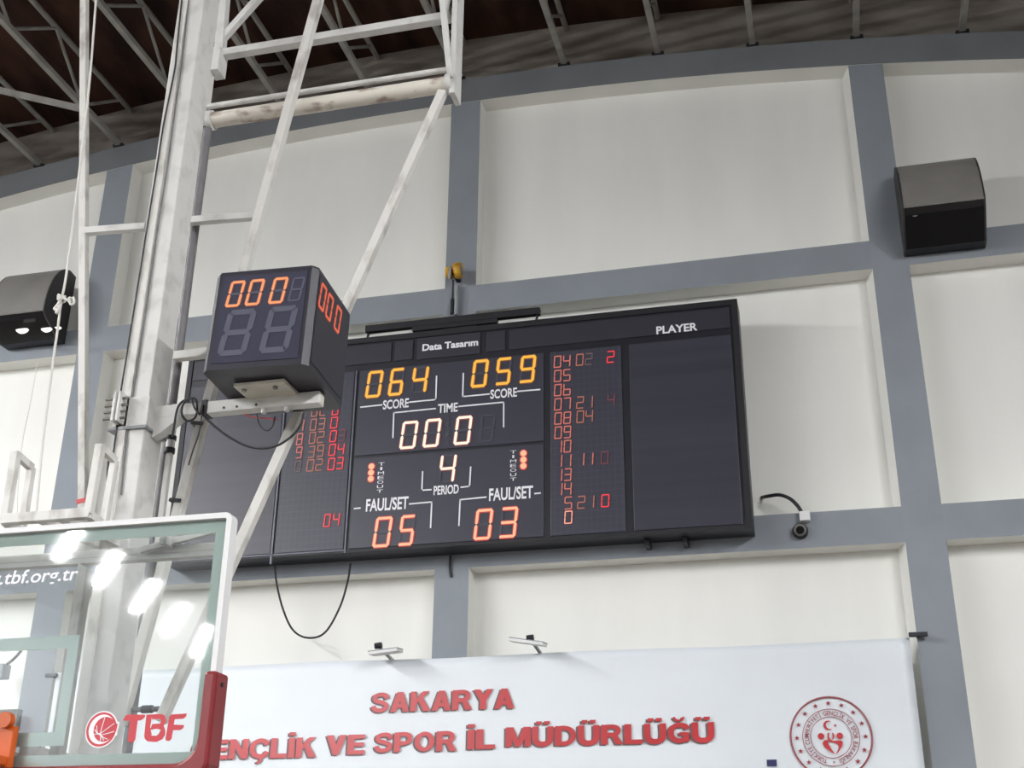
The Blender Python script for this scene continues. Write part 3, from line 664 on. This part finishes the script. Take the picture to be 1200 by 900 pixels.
# little unit with cable far left, seen through the glass
P = at(3, 788, 9.95); f = empty('wall_sensor', P)
MB().box(P.x-.1, P.x+.05, 9.88, YW, P.z-.06, P.z+.07).build('body', M['zinc'], f, bevel=.01)
MB().tube(catmull([at(6, 780, 9.93), at(14, 774, 9.95), at(22, 766, 9.97), at(28, 757, 9.99)]), .013, 8).build('lead', M['cable'], f)
tag(f, 'small grey wall unit with a dark lead, seen through the glass at far left', 'sensor')

# ================================================================== BASKETBALL GOAL
goal = empty('basketball_goal', (CX, 4.8, 2.95))
ZT = 10.3
mx1 = at(199, 290, 4.82).x; mx0 = mx1-.155; my0, my1 = 4.82, 4.985
mb = MB(); mb.box(mx0, mx1, my0, my1, 2.78, ZT); mb.build('mast', M['steel'], goal, bevel=.006)
mast_o = [o for o in goal.children][-1]
# narrow rail plate standing on the left half of the mast's front
MB().box(mx0+.012, mx0+.062, my0-.012, my0+.002, 3.0, ZT).build('front_rail', M['steel_worn'], goal, bevel=.003)
q = [at(x, y, my0-.018) for x, y in ((213, 0), (207, 60), (205, 80), (198, 115), (191, 150), (184, 195), (179, 225), (171, 275), (163, 325), (155, 375), (147, 425), (140, 470), (135, 515), (130, 550), (128, 590))]
MB().tube(catmull(q, 4), .0045, 6).build('mast_cable', M['cable'], goal)
q = [at(x, y, my0-.006) for x, y in ((221, 0), (213, 75), (205, 130), (197, 190), (186, 260), (178, 315), (170, 370), (160, 435), (150, 500), (142, 580))]
MB().tube(catmull(q, 3), .004, 6).build('mast_cable', M['darkpipe'], goal)
# side tubes of the V frame
YV = 5.13; YA = 4.9
def vbar(name, a, b, wd, Y=YV, m='steel', Y2=None): return MB().bar(at(*a, Y), at(*b, Y2 or Y), wd, wd).build(name, M[m], goal, bevel=.003)
def ext(a, b, k): return (a[0]+(b[0]-a[0])*k, a[1]+(b[1]-a[1])*k)
vbar('side_tube', ext((97.5, 598), (99, 0), 1.5), (97.5, 598), .04, m='steel_worn')
vbar('side_tube', ext((205, 600), (372, 0), 1.35), (141, 850), .048, m='steel_worn')
vbar('cross_bar', (99, 271.5), (172, 266), .04); vbar('cross_bar', (218, 259.5), (300, 253), .04); vbar('cross_bar', (205, 418), (258, 412), .045, m='steel_worn')
P0 = at(226, 285, 5.19)
MB().tube([(P0.x, 5.19, at(250, 150, 5.19).z), (P0.x, 5.19, 2.9)], .024, 12).build('rear_pipe', M['darkpipe'], goal)
# slim tube with taped sleeve right of the rear pipe
A, B = at(204, 497, 5.12), at(193, 640, 5.12)
MB().box(A.x-.012, A.x+.014, 5.1, 5.125, B.z, A.z+.1).build('slim_tube', M['steel'], goal)
for y0, y1, m in ((511, 516, 'tape'), (516, 525, 'white'), (525, 531, 'tape')):
    a, b = at(203, y0, 5.11), at(203, y1, 5.11); MB().tube([(A.x, 5.11, b.z), (A.x, 5.11, a.z)], .026 if m == 'tape' else .022, 12).build('sleeve', M[m], goal)
# pivot pipe and hanger frame
YH = 5.25
a, b = at(247, 142, YH), at(524, 98.5, YH); zp = (a.z+b.z)/2
MB().tube([(a.x, YH, zp), (b.x, YH, zp)], .045, 16).build('pivot_pipe', M['steel_rust'], goal)
for xx in (a.x-.012, b.x-.0): MB().tube([(xx, YH, zp), (xx+.03, YH, zp)], .058, 18).build('flange', M['steel'], goal)
a2, b2 = at(243, 124.5, YH), at(524, 82.5, YH); zr = (a2.z+b2.z)/2
MB().tube([(a2.x, YH, zr), (b2.x, YH, zr)], .017, 10).build('thin_rod', M['steel'], goal)
a3, b3 = at(254, 62, YH+.05), at(528, 24, YH+.05); z3 = (a3.z+b3.z)/2
MB().box(a3.x-.03, b3.x, YH+.02, YH+.075, z3-.024, z3+.024).build('top_rail', M['steel'], goal, bevel=.004)
xe = at(530, 105, YH).x
MB().box(xe-.008, xe+.022, YH-.03, YH+.09, zp-.08, z3+1.2).build('end_plate', M['steel'], goal)
vbar('hanger_bar', (512, -60), (528, 92), .032, YH-.03); vbar('hanger_bar', (518, 25), (534, -40), .032, YH)
vbar('hanger_bar', (255, 52), (312, -12), .04, YH+.06); vbar('hanger_bar', (258, 60), (268, -70), .055, YH+.06, m='steel')
MB().box(at(246, 80, YH).x, at(257, 80, YH).x, YH-.02, YH+.08, at(250, 84, YH).z, at(250, 58, YH).z).build('gusset', M['steel'], goal)
A = at(245, 88, YH); MB().box(A.x-.03, A.x+.012, YH-.02, YH+.04, zp, at(245, 80, YH).z).build('hanger_strap', M['steel_worn'], goal)
# long diagonal brace
vbar('long_brace', (519, 108), (188, 846), .046, YH-.01, m='steel_worn', Y2=5.0)
# clamp and arm that carries the shot clock
zc0, zc1 = at(160, 500, my0).z, at(160, 466, my0).z
MB().box(mx0-.01, mx1+.012, my0-.012, my1+.012, zc0, zc1).build('clamp', M['steel'], goal, bevel=.004)
MB().box(mx0-.035, mx1+.014, my0-.016, my1+.014, zc0-.014, zc0-.002).build('clamp_plate', M['zinc'], goal)
for dx in (.012, .036): MB().box(mx0+dx, mx0+dx+.012, my0-.075, my0-.01, zc0+.01, zc1+.01).build('clamp_flange', M['steel'], goal, bevel=.002)
for k in range(4):
    z = zc0+.03+k*(zc1-zc0-.05)/3; MB().tube([(mx0-.04, my0-.05, z), (mx0+.075, my0-.05, z)], .007, 8).build('bolt', M['bolt'], goal)
za = (at(187, 485, YA).z+at(375, 468, YA).z)/2; xa1 = at(377, 468, YA).x
MB().box(mx1+.005, xa1, YA-.03, YA+.03, za-.03, za+.03).build('clock_arm', M['steel'], goal, bevel=.003)
MB().box(xa1, xa1+.002, YA-.022, YA+.022, za-.022, za+.022).build('arm_opening', M['plate'], goal)
mb = MB(); mb.prism([(mx1+.01, za-.02), (mx1+.16, za-.02), (mx1+.16, za-.03), (mx1+.05, za-.11), (mx1+.01, za-.13)], YA-.028, YA+.028); mb.build('arm_gusset', M['steel'], goal, bevel=.003)
for px, py in ((262, 484), (277, 483), (300, 480)):
    A = at(px, py-1, YA-.03); MB().tube([(A.x, YA-.029, za-.012), (A.x, YA-.034, za-.012)], .006, 8).build('arm_hole', M['black'], goal)
for px in (307, 334):
    A = at(px, 481, YA-.03); MB().tube([(A.x, YA-.012, za-.028), (A.x, YA-.012, za-.05)], .013, 10).build('arm_bolt', M['white'], goal)
# taped joints on the right side tube
def on_tube(y): f = (y-0)/600; return at(372-167*f, y, YV)
for y0, y1 in ((496, 500), (586, 590)):
    MB().bar(on_tube(y0), on_tube(y1), .062, .062).build('tube_tape', M['tape'], goal)
MB().bar(on_tube(489), on_tube(496), .058, .058).build('tube_collar', M['steel'], goal)
MB().bar(on_tube(683), on_tube(688), .06, .06).build('tube_tape', M['tape'], goal)
MB().bar(at(97.5, 591, YV), at(97.5, 586, YV), .046, .046).build('red_tape', M['redtape'], goal)
# lower frame behind the board
YS = 4.36
a, b = at(-200, 619, YS), at(107, 599.5, YS); z = at(60, 605, YS).z
MB().box(2*CX-b.x, b.x, YS-.02, YS+.02, z-.022, z+.022).build('frame_rail', M['steel_worn'], goal, bevel=.003)
for sx in (1, -1):
    def fx(p): return Vector((p.x if sx > 0 else 2*CX-p.x, p.y, p.z))
    f1, f0 = fx(at(118, 521, YS)), fx(at(104, 603, YS))
    MB().bar(f0, f1, .034, .034).build('bracket_post', M['steel_worn'], goal, bevel=.003)
    MB().bar(f1+Vector((0, 0, -.01)), f1+Vector((0, .12, -.03)), .026, .03, up=(0, 0, 1)).build('bracket_bar', M['steel_worn'], goal)
    MB().bar(f0+Vector((0, .12, -.02)), f1+Vector((0, .12, -.03)), .03, .03).build('bracket_post', M['steel_worn'], goal, bevel=.003)
    MB().bar(f0, f0+Vector((0, .14, -.02)), .034, .034, up=(0, 0, 1)).build('bracket_bar', M['steel_worn'], goal)
z0 = at(60, 850, YS).z
for sx in (1, -1):
    A, B = at(88.5, 700, YS), at(100, 700, YS)
    x0, x1 = (A.x, B.x) if sx > 0 else (2*CX-B.x, 2*CX-A.x)
    za_, zb2 = at(94, 668, YS).z, at(94, 661, YS).z
    MB().prism([(x0, 2.9), (x1, 2.9), (x1, za_ if sx > 0 else zb2), (x0, zb2 if sx > 0 else za_)], YS-.02, YS+.03).build('rear_post', M['steel_worn'], goal, bevel=.003)
YR = 4.36
zr1, zr2 = at(150, 647.5, YR).z, at(150, 652, YR).z
xr = at(252, 640, YR).x
MB().box(2*CX-xr, xr, YR, YR+.03, at(150, 650, YR).z-.004, at(150, 643, YR).z+.004).build('rear_rail', M['steel_worn'], goal, bevel=.003)
MB().box(2*CX-xr, xr, YR, YR+.045, at(150, 655, YR).z-.006, at(150, 650, YR).z-.004).build('rear_rail', M['steel'], goal)
for sx in (1, -1):
    A, B = at(165, 645, YR-.02), at(250, 622, YR-.02)
    if sx < 0: A.x, B.x = 2*CX-A.x, 2*CX-B.x
    MB().bar(A, B, .024, .02).build('flat_stay', M['steel'], goal)
# short horizontal tie between side tube and long brace
z = at(178, 831, YV).z; A, B = at(155, 833, YV), at(198, 829, YV); MB().tube([(A.x, YV, z), (B.x, YV, z)], .012, 10).build('tie_bar', M['darkpipe'], goal)
MB().tube([(A.x+.05, YV, z), (A.x+.1, YV, z)], .018, 10).build('tie_tape', M['tape'], goal)
for sx in (1, -1):   # stays from the mast foot to the board
    MB().bar((CX+sx*.07, 4.85, 3.0), (CX+sx*.12, 4.3, 2.99), .05, .05, up=(0, 0, 1)).build('foot_stay', M['steel_worn'], goal)
    MB().bar((CX+sx*.05, 4.38, at(60, 603, YS).z), (CX+sx*.05, 4.84, at(60, 603, YS).z+.01), .04, .04, up=(0, 0, 1)).build('head_stay', M['steel_worn'], goal)
    MB().bar((CX+sx*.6, 4.29, zr1+.02), (CX+sx*.6, YR+.02, zr1+.02), .03, .03, up=(0, 0, 1)).build('board_lug', M['steel'], goal)
# ---- backboard
xr = at(270, 640, YG).x; hw = xr-CX
zt_ = at(200, 606, YG).z; zb = zt_-.965
bb = empty('backboard', (CX, YG, zb)); bb.parent = goal; bb.location = ORG[bb]-ORG[goal]
fr = .022
MB().box(CX-hw+.01, CX+hw-.01, YG+.004, YG+.016, zb+.01, zt_-.01).build('glass_pane', M['glass'], bb)
mb = MB()
# white frame with rounded upper corners
def rrect(hx, z0, z1, r, n=6):
    pts = []
    for cx, cz, a0 in ((CX+hx-r, z1-r, 0), (CX-hx+r, z1-r, 90), (CX-hx+r, z0+r, 180), (CX+hx-r, z0+r, 270)):
        for i in range(n+1): a = math.radians(a0+90*i/n); pts.append((cx+r*math.cos(a), cz+r*math.sin(a)))
    return pts
o_, i_ = rrect(hw, zb, zt_, .03), rrect(hw-fr, zb+fr, zt_-fr, .008); n = len(o_)
y0, y1 = YG-.012, YG+.04
for i in range(n):
    j = (i+1) % n
    mb.add([(o_[i][0], y0, o_[i][1]), (o_[j][0], y0, o_[j][1]), (i_[j][0], y0, i_[j][1]), (i_[i][0], y0, i_[i][1]), (o_[i][0], y1, o_[i][1]), (o_[j][0], y1, o_[j][1]), (i_[j][0], y1, i_[j][1]), (i_[i][0], y1, i_[i][1])],
           [(3, 2, 1, 0), (0, 1, 5, 4), (2, 3, 7, 6), (4, 5, 6, 7)])
mb.build('frame', M['white'], bb)
def stripe(name, x0, x1, z0, z1, wx, wz):
    mb = MB(); y0, y1 = YG+.0165, YG+.02
    mb.box(x0, x1, y0, y1, z1-wz, z1); mb.box(x0, x1, y0, y1, z0, z0+wz); mb.box(x0, x0+wx, y0, y1, z0+wz, z1-wz); mb.box(x1-wx, x1, y0, y1, z0+wz, z1-wz)
    mb.build(name, M['mint'], bb)
stripe('border_stripe', CX-hw+fr-.005, CX+hw-fr+.005, zb+fr, zt_-fr+.002, .06, .05)
ix = at(90.5, 745, YG).x; iz1 = at(90, 743, YG).z; iz0 = at(72, 873, YG).z
stripe('target_rectangle', 2*CX-ix, ix, iz0, iz1, .045, .05)
# red padding along the lower edge and up the sides
yp0, yp1 = YG-.05, YG+.055
zpt = at(258, 785, YG-.05).z; wi = .028; wo = .052; zi = at(120, 897, YG-.03).z
poly = []
r = .09
xo = hw+wo-.028; xi = hw-wi
ob = zb-.06
right = [(xi, zpt), (xi, zi+r)]
for k in range(1, 7): a = math.radians(-90*k/6*1); right.append((xi-r+r*math.cos(a), zi+r+r*math.sin(a)))
left = [(-x, z) for x, z in right[::-1]]
outer = [(-xo, zpt), (-xo, ob+.08), (-xo+.03, ob+.02), (-xo+.09, ob), (xo-.09, ob), (xo-.03, ob+.02), (xo, ob+.08), (xo, zpt)]
inn = right+left   # from right top, down, along to left top
mbp = MB()
P_ = [(CX+x, z) for x, z in inn+outer]
mbp.prism(P_, yp0, yp1); pad = mbp.build('padding', M['red'], bb, bevel=.014)
for sx in (1, -1):
    A = (CX+sx*(xo+.001), YG-.0, zpt-.045); MB().tube([A, (A[0]+sx*.002, A[1], A[2])], .009, 10).build('pad_screw', M['black'], bb)
# lettering on the glass
t = MB(); YLg = YG-.001
text(t, 'www.tbf.org.tr', (-50, 687.5), (90.5, 680.3), 15.5, YLg, off=.012, shear=.12); t.build('web_lettering', M['paint'], bb)
t = MB()
def tbf(pts): t.prism([(at(90+x/8.57, 820+y/8.57, YLg).x, at(90+x/8.57, 820+y/8.57, YLg).z) for x, y in pts], YLg-.001, YLg)
tbf([(470, 195), (490, 158), (520, 148), (690, 150), (682, 180), (650, 205), (612, 210), (588, 400), (565, 425), (530, 428), (512, 415), (535, 210), (470, 212)])
tbf([(700, 150), (758, 147), (738, 275), (752, 340), (746, 420), (715, 420), (685, 395), (678, 365)])
tbf([(757, 147), (850, 143), (885, 160), (898, 200), (890, 240), (872, 262), (835, 240), (850, 215), (835, 192), (768, 196), (755, 196)])
tbf([(752, 262), (757, 245), (838, 238), (873, 261), (890, 305), (845, 302), (800, 292), (750, 302), (738, 300)])
tbf([(845, 300), (889, 304), (888, 350), (862, 395), (800, 425), (745, 421), (748, 360), (800, 362), (825, 340)])
tbf([(930, 165), (955, 148), (1105, 138), (1100, 165), (1070, 192), (985, 196), (974, 250), (1080, 255), (1070, 285), (1040, 305), (968, 306), (952, 395), (925, 416), (895, 408), (893, 385)])
t.build('club_lettering', M['logo_red'], bb)
Lc = at(90+248/8.57, 820+298/8.57, YLg); Lr = 20.2/F*4.3*1.12
circ = lambda c, r, n=40, z=1: [(c[0]+r*math.cos(2*math.pi*i/n), c[1]+r*math.sin(2*math.pi*i/n)) for i in range(n)]
t = MB(); t.ring(Lc.x, Lc.z, Lr, Lr*.93, YLg-.001, YLg); t.prism(circ((Lc.x+Lr*.02, Lc.z), Lr*.8), YLg-.0012, YLg)
a = at(90+432/8.57, 820+222/8.57, YLg); b = at(90+405/8.57, 820+360/8.57, YLg)
t.prism([(Lc.x+Lr*.72, a.z), (a.x, a.z), (a.x-.004, b.z+.01), (b.x, b.z), (Lc.x+Lr*.72, b.z)], YLg-.0009, YLg)
t.build('logo_disc', M['paint'], bb)
t = MB(); t.ring(Lc.x, Lc.z, Lr*.93, Lr*.8, YLg-.0011, YLg)
Bc = (Lc.x+Lr*.2, Lc.z+Lr*.0); Br = Lr*.67
t.prism(circ(Bc, Br), YLg-.002, YLg)
t.prism([(a.x-.026, a.z-.006), (a.x-.007, a.z-.007), (a.x-.009, b.z+.014), (b.x-.01, b.z+.012), (b.x-.022, (a.z+b.z)/2)], YLg-.0015, YLg)
t.build('logo_ball', M['logo_red'], bb)
t = MB()
for pts in ([(-.75, .3), (-.6, -.25), (-.2, -.55), (.1, -.9)], [(-.1, .95), (-.25, .2), (-.3, -.3), (-.2, -.95)], [(.85, .45), (.2, .0), (-.3, -.3), (-.9, -.4)], [(-.9, .0), (-.5, -.4), (.1, -.4), (.95, -.2)], [(-.4, -.3), (.0, -.65), (.4, -.8)]):
    q = [Vector((Bc[0]+x*Br, YLg-.0025, Bc[1]+z*Br)) for x, z in pts]; t.tube(catmull(q, 5), .0016, 5)
t.build('logo_seams', M['paint'], bb)
# ---- rim
rm = empty('rim', (CX, YG-.2, zb+.1)); rm.parent = goal; rm.location = ORG[rm]-ORG[goal]
rx = at(15.5, 870, YG-.03).x-CX; rzt = at(10, 851, YG-.03).z; rz = rzt-.13
MB().box(CX-rx, CX+rx, YG-.035, YG-.004, rz-.03, rzt).build('mount_plate', M['orange'], rm, bevel=.006)
mb = MB(); mb.box(CX-rx+.01, CX+rx-.01, YG-.15, YG-.035, rz-.015, rz+.02); mb.build('bracket', M['orange'], rm, bevel=.006)
for sx in (1, -1): MB().tube([(CX+sx*(rx-.035), YG-.06, rzt+.02), (CX+sx*(rx-.035), YG-.03, rzt+.02)], .03, 14).build('spring_cap', M['orange'], rm)
cy = YG-.15-.225
MB().tube([(CX+.225*math.sin(a), cy+.225*math.cos(a), rz) for a in [2*math.pi*i/40 for i in range(41)]], .01, 10, cap=False).build('ring', M['orange'], rm)
mb = MB()
for k in range(12):
    for s_ in (1, -1):
        pts = []
        for i in range(9):
            v = i/8; a = 2*math.pi*(k/12)+s_*v*math.pi/3; rr_ = .222-.1*v+.03*v*v
            pts.append((CX+rr_*math.cos(a), cy+rr_*math.sin(a), rz-.01-.42*v))
        mb.tube(pts, .004, 5)
mb.build('net', M['net'], rm)
MB().box(CX-.2, at(31, 840, YS).x-.0, YS-.06, YS-.03, at(20, 858, YS).z, at(20, 834, YS).z).build('rear_plate', M['zinc'], goal)
tag(goal, 'white steel basketball goal with glass backboard, red padding and orange rim, left foreground', 'basketball goal')

# ================================================================== SHOT CLOCK CUBE
cc = Vector((-2.3982, 4.85, 2.5144+2.4)); ya, pi_, ro = .046, -.0368, .0115
Rm = Matrix.Rotation(ya, 4, 'Z')@Matrix.Rotation(pi_, 4, 'X')@Matrix.Rotation(ro, 4, 'Y')
W2, D2, H2 = .2515, .248, .254
sc = empty('shot_clock', cc+Vector((0, 0, -H2)))
TF = Matrix.Translation(cc)@Rm
ch = .026
mb = MB()
poly = [(-W2+ch, -D2), (W2-ch, -D2), (W2, -D2+ch), (W2, D2-ch), (W2-ch, D2), (-W2+ch, D2), (-W2, D2-ch), (-W2, -D2+ch)]
tp = [(x*.985, y*.985) for x, y in poly]; n = 8
mb.add([(x, y, -H2) for x, y in poly]+[(x, y, H2-.012) for x, y in poly]+[(x, y, H2) for x, y in tp], [tuple(range(8))[::-1], tuple(range(16, 24))]+[(i, (i+1) % 8, (i+1) % 8+8, i+8) for i in range(8)]+[(i+8, (i+1) % 8+8, (i+1) % 8+16, i+16) for i in range(8)])
mb.build('casing', M['cube'], sc, xf=TF)
fi = W2-.045
for k, nm in ((0, 0), (1, 1)):
    Rk = TF@Matrix.Rotation(k*math.pi/2, 4, 'Z')
    Dk = D2 if k == 0 else W2
    pn = MB().box(-fi, fi, -Dk-.003, -Dk+.01, -H2+.03, H2-.03).build('face_panel', M['cubeface'] if k == 0 else M['cube'], sc, xf=Rk)
    def put(ch, x0, z0, wd, h, led, tf, name, um='unlit_cube', sl=.13, unlit=True):
        digit_mb(ch, wd, h, tf*h, sl, lambda x, z, d: (x0+x, -Dk-.003-d*.5, z0+z), unlit, .7).build(name, [led, M[um], G_CUBE], pn, xf=Rk)
    led = L_CUBE if k == 0 else L_CUBE2
    if k == 0:
        for ch_, x0 in (('0', -.178), ('0', -.082), ('0', .032)): put(ch_, x0, .062, .07, .135, led, .085, 'clock_digit')
        put(' ', .125, .066, .06, .125, led, .075, 'clock_digit')
        put(' ', -.185, -.19, .14, .235, led, .12, 'seconds_digit'); put(' ', .015, -.19, .14, .235, led, .12, 'seconds_digit')
    else:
        for ch_, x0 in (('0', -.205), ('0', -.11), ('0', .01)): put(ch_, x0, .062, .07, .135, led, .085, 'clock_digit', unlit=False)
a, b = at(300, 452, 4.85), at(365, 470, 4.9)
xm = at(318, 465, 4.87).x
mb = MB(); zc = cc.z-H2-.012; mb.box(xm-.12, xm+.13, 4.72, 4.94, zc-.006, zc+.012); mb.build('mount_plate', M['plate'], sc, bevel=.002)
for dx in (-.085, .07): MB().tube([(xm+dx, 4.76, zc-.006), (xm+dx, 4.76, zc-.016)], .012, 10).build('plate_bolt', M['bolt'], sc)
tag(sc, 'black cube shot clock with orange digits on an arm beside the white mast', 'shot clock')

# cables on the arm
def cab(pts, r, lab, m='cable'):
    o = MB().tube(catmull([at(*p) for p in pts], 8), r, 8).build('cable', M[m]); tag(o, lab, 'cable')
cab([(236, 484, 4.84), (243, 492, 4.85), (262, 508, 4.85), (285, 521, 4.86), (305, 525.5, 4.86), (325, 522, 4.86), (342, 511, 4.87), (352, 498, 4.87), (356, 484, 4.88)], .0055, 'black cable hanging in a loop under the clock arm')
cab([(301, 486, 4.9), (304, 498, 4.88), (312, 504.5, 4.87), (319, 500, 4.87), (322, 488, 4.9)], .004, 'small black wire loop under the cube clock')
cab([(283, 484, 4.93), (296, 489, 4.92), (312, 490, 4.92), (326, 492, 4.93)], .003, 'thin red wire under the cube clock', 'redtape')
q = []
for i in range(40):
    a = i/39*math.pi*2*2.4; q.append((221+6*(i/39)+9*math.sin(a)*.9, 481+10*math.cos(a), 4.85+.04*math.sin(a*1.0+1)))
cab([(202, 511, 4.86), (204, 500, 4.86), (207, 482, 4.86), (212, 472, 4.86), (222, 467, 4.86), (229, 468, 4.86), (231, 480, 4.86), (228, 490, 4.86), (219, 493, 4.86), (213, 485, 4.85), (215, 473, 4.85), (224, 468, 4.85), (228, 478, 4.85), (234, 486, 4.85)], .0055, 'black cable coiled around the clock arm by the mast')
cab([(238, 474, 4.86), (236, 490, 4.86), (233, 508, 4.86), (226, 528, 4.86), (221, 545, 4.86)], .0035, 'thin black cable running down the right white side tube')
o = MB(); A = at(243, 476, YA); o.box(A.x-.014, A.x+.014, YA-.036, YA+.036, za-.036, za+.036); o = o.build('tape_band', M['tape']); tag(o, 'black tape band wrapped around the clock arm', 'tape')
cab([(127, 540, 4.78), (126, 565, 4.78), (130, 575, 4.78), (127, 590, 4.76), (128, 600, 4.76)], .006, 'knotted black cable end at the foot of the white mast')
# ropes on the left
rp_ = MB().tube(catmull([at(114, -20, 4.7), at(105, 95, 4.7), at(92, 210, 4.7), at(78, 320, 4.7), at(72, 352, 4.7), at(67, 390, 4.7), at(62, 425, 4.7), at(50, 520, 4.7), at(42, 606, 4.66)], 5), .006, 8)
for i in range(3):
    c = at(72, 348+i*1.6, 4.7); rp_.tube([c+Vector((.016*math.cos(t_), .016*math.sin(t_), .006*math.sin(t_*2+i))) for t_ in [k*math.pi/6 for k in range(13)]], .007, 6, cap=False)
rp_.tube(catmull([at(72, 349, 4.69), at(78, 351, 4.69), at(82, 354, 4.68), at(85, 351, 4.68), at(81, 349, 4.67), at(83, 357, 4.67), at(87, 354, 4.67), at(86, 348, 4.67)], 5), .006, 6)
rp_.tube(catmull([at(71, 352, 4.69), at(67, 358, 4.69), at(64, 362, 4.68), at(69, 364, 4.68), at(66, 367, 4.67), at(71, 358, 4.67)], 5), .008, 6)
o = rp_.build('rope', M['rope']); tag(o, 'white knotted rope hanging beside the left white tube', 'rope')
o = MB().tube(catmull([at(44, 425, 4.75), at(36, 470, 4.75), at(26, 520, 4.75), at(21, 575, 4.75), at(20, 606, 4.66)], 5), .0025, 6).build('rope', M['rope']); tag(o, 'thin pale cord hanging left of the knotted rope', 'rope')
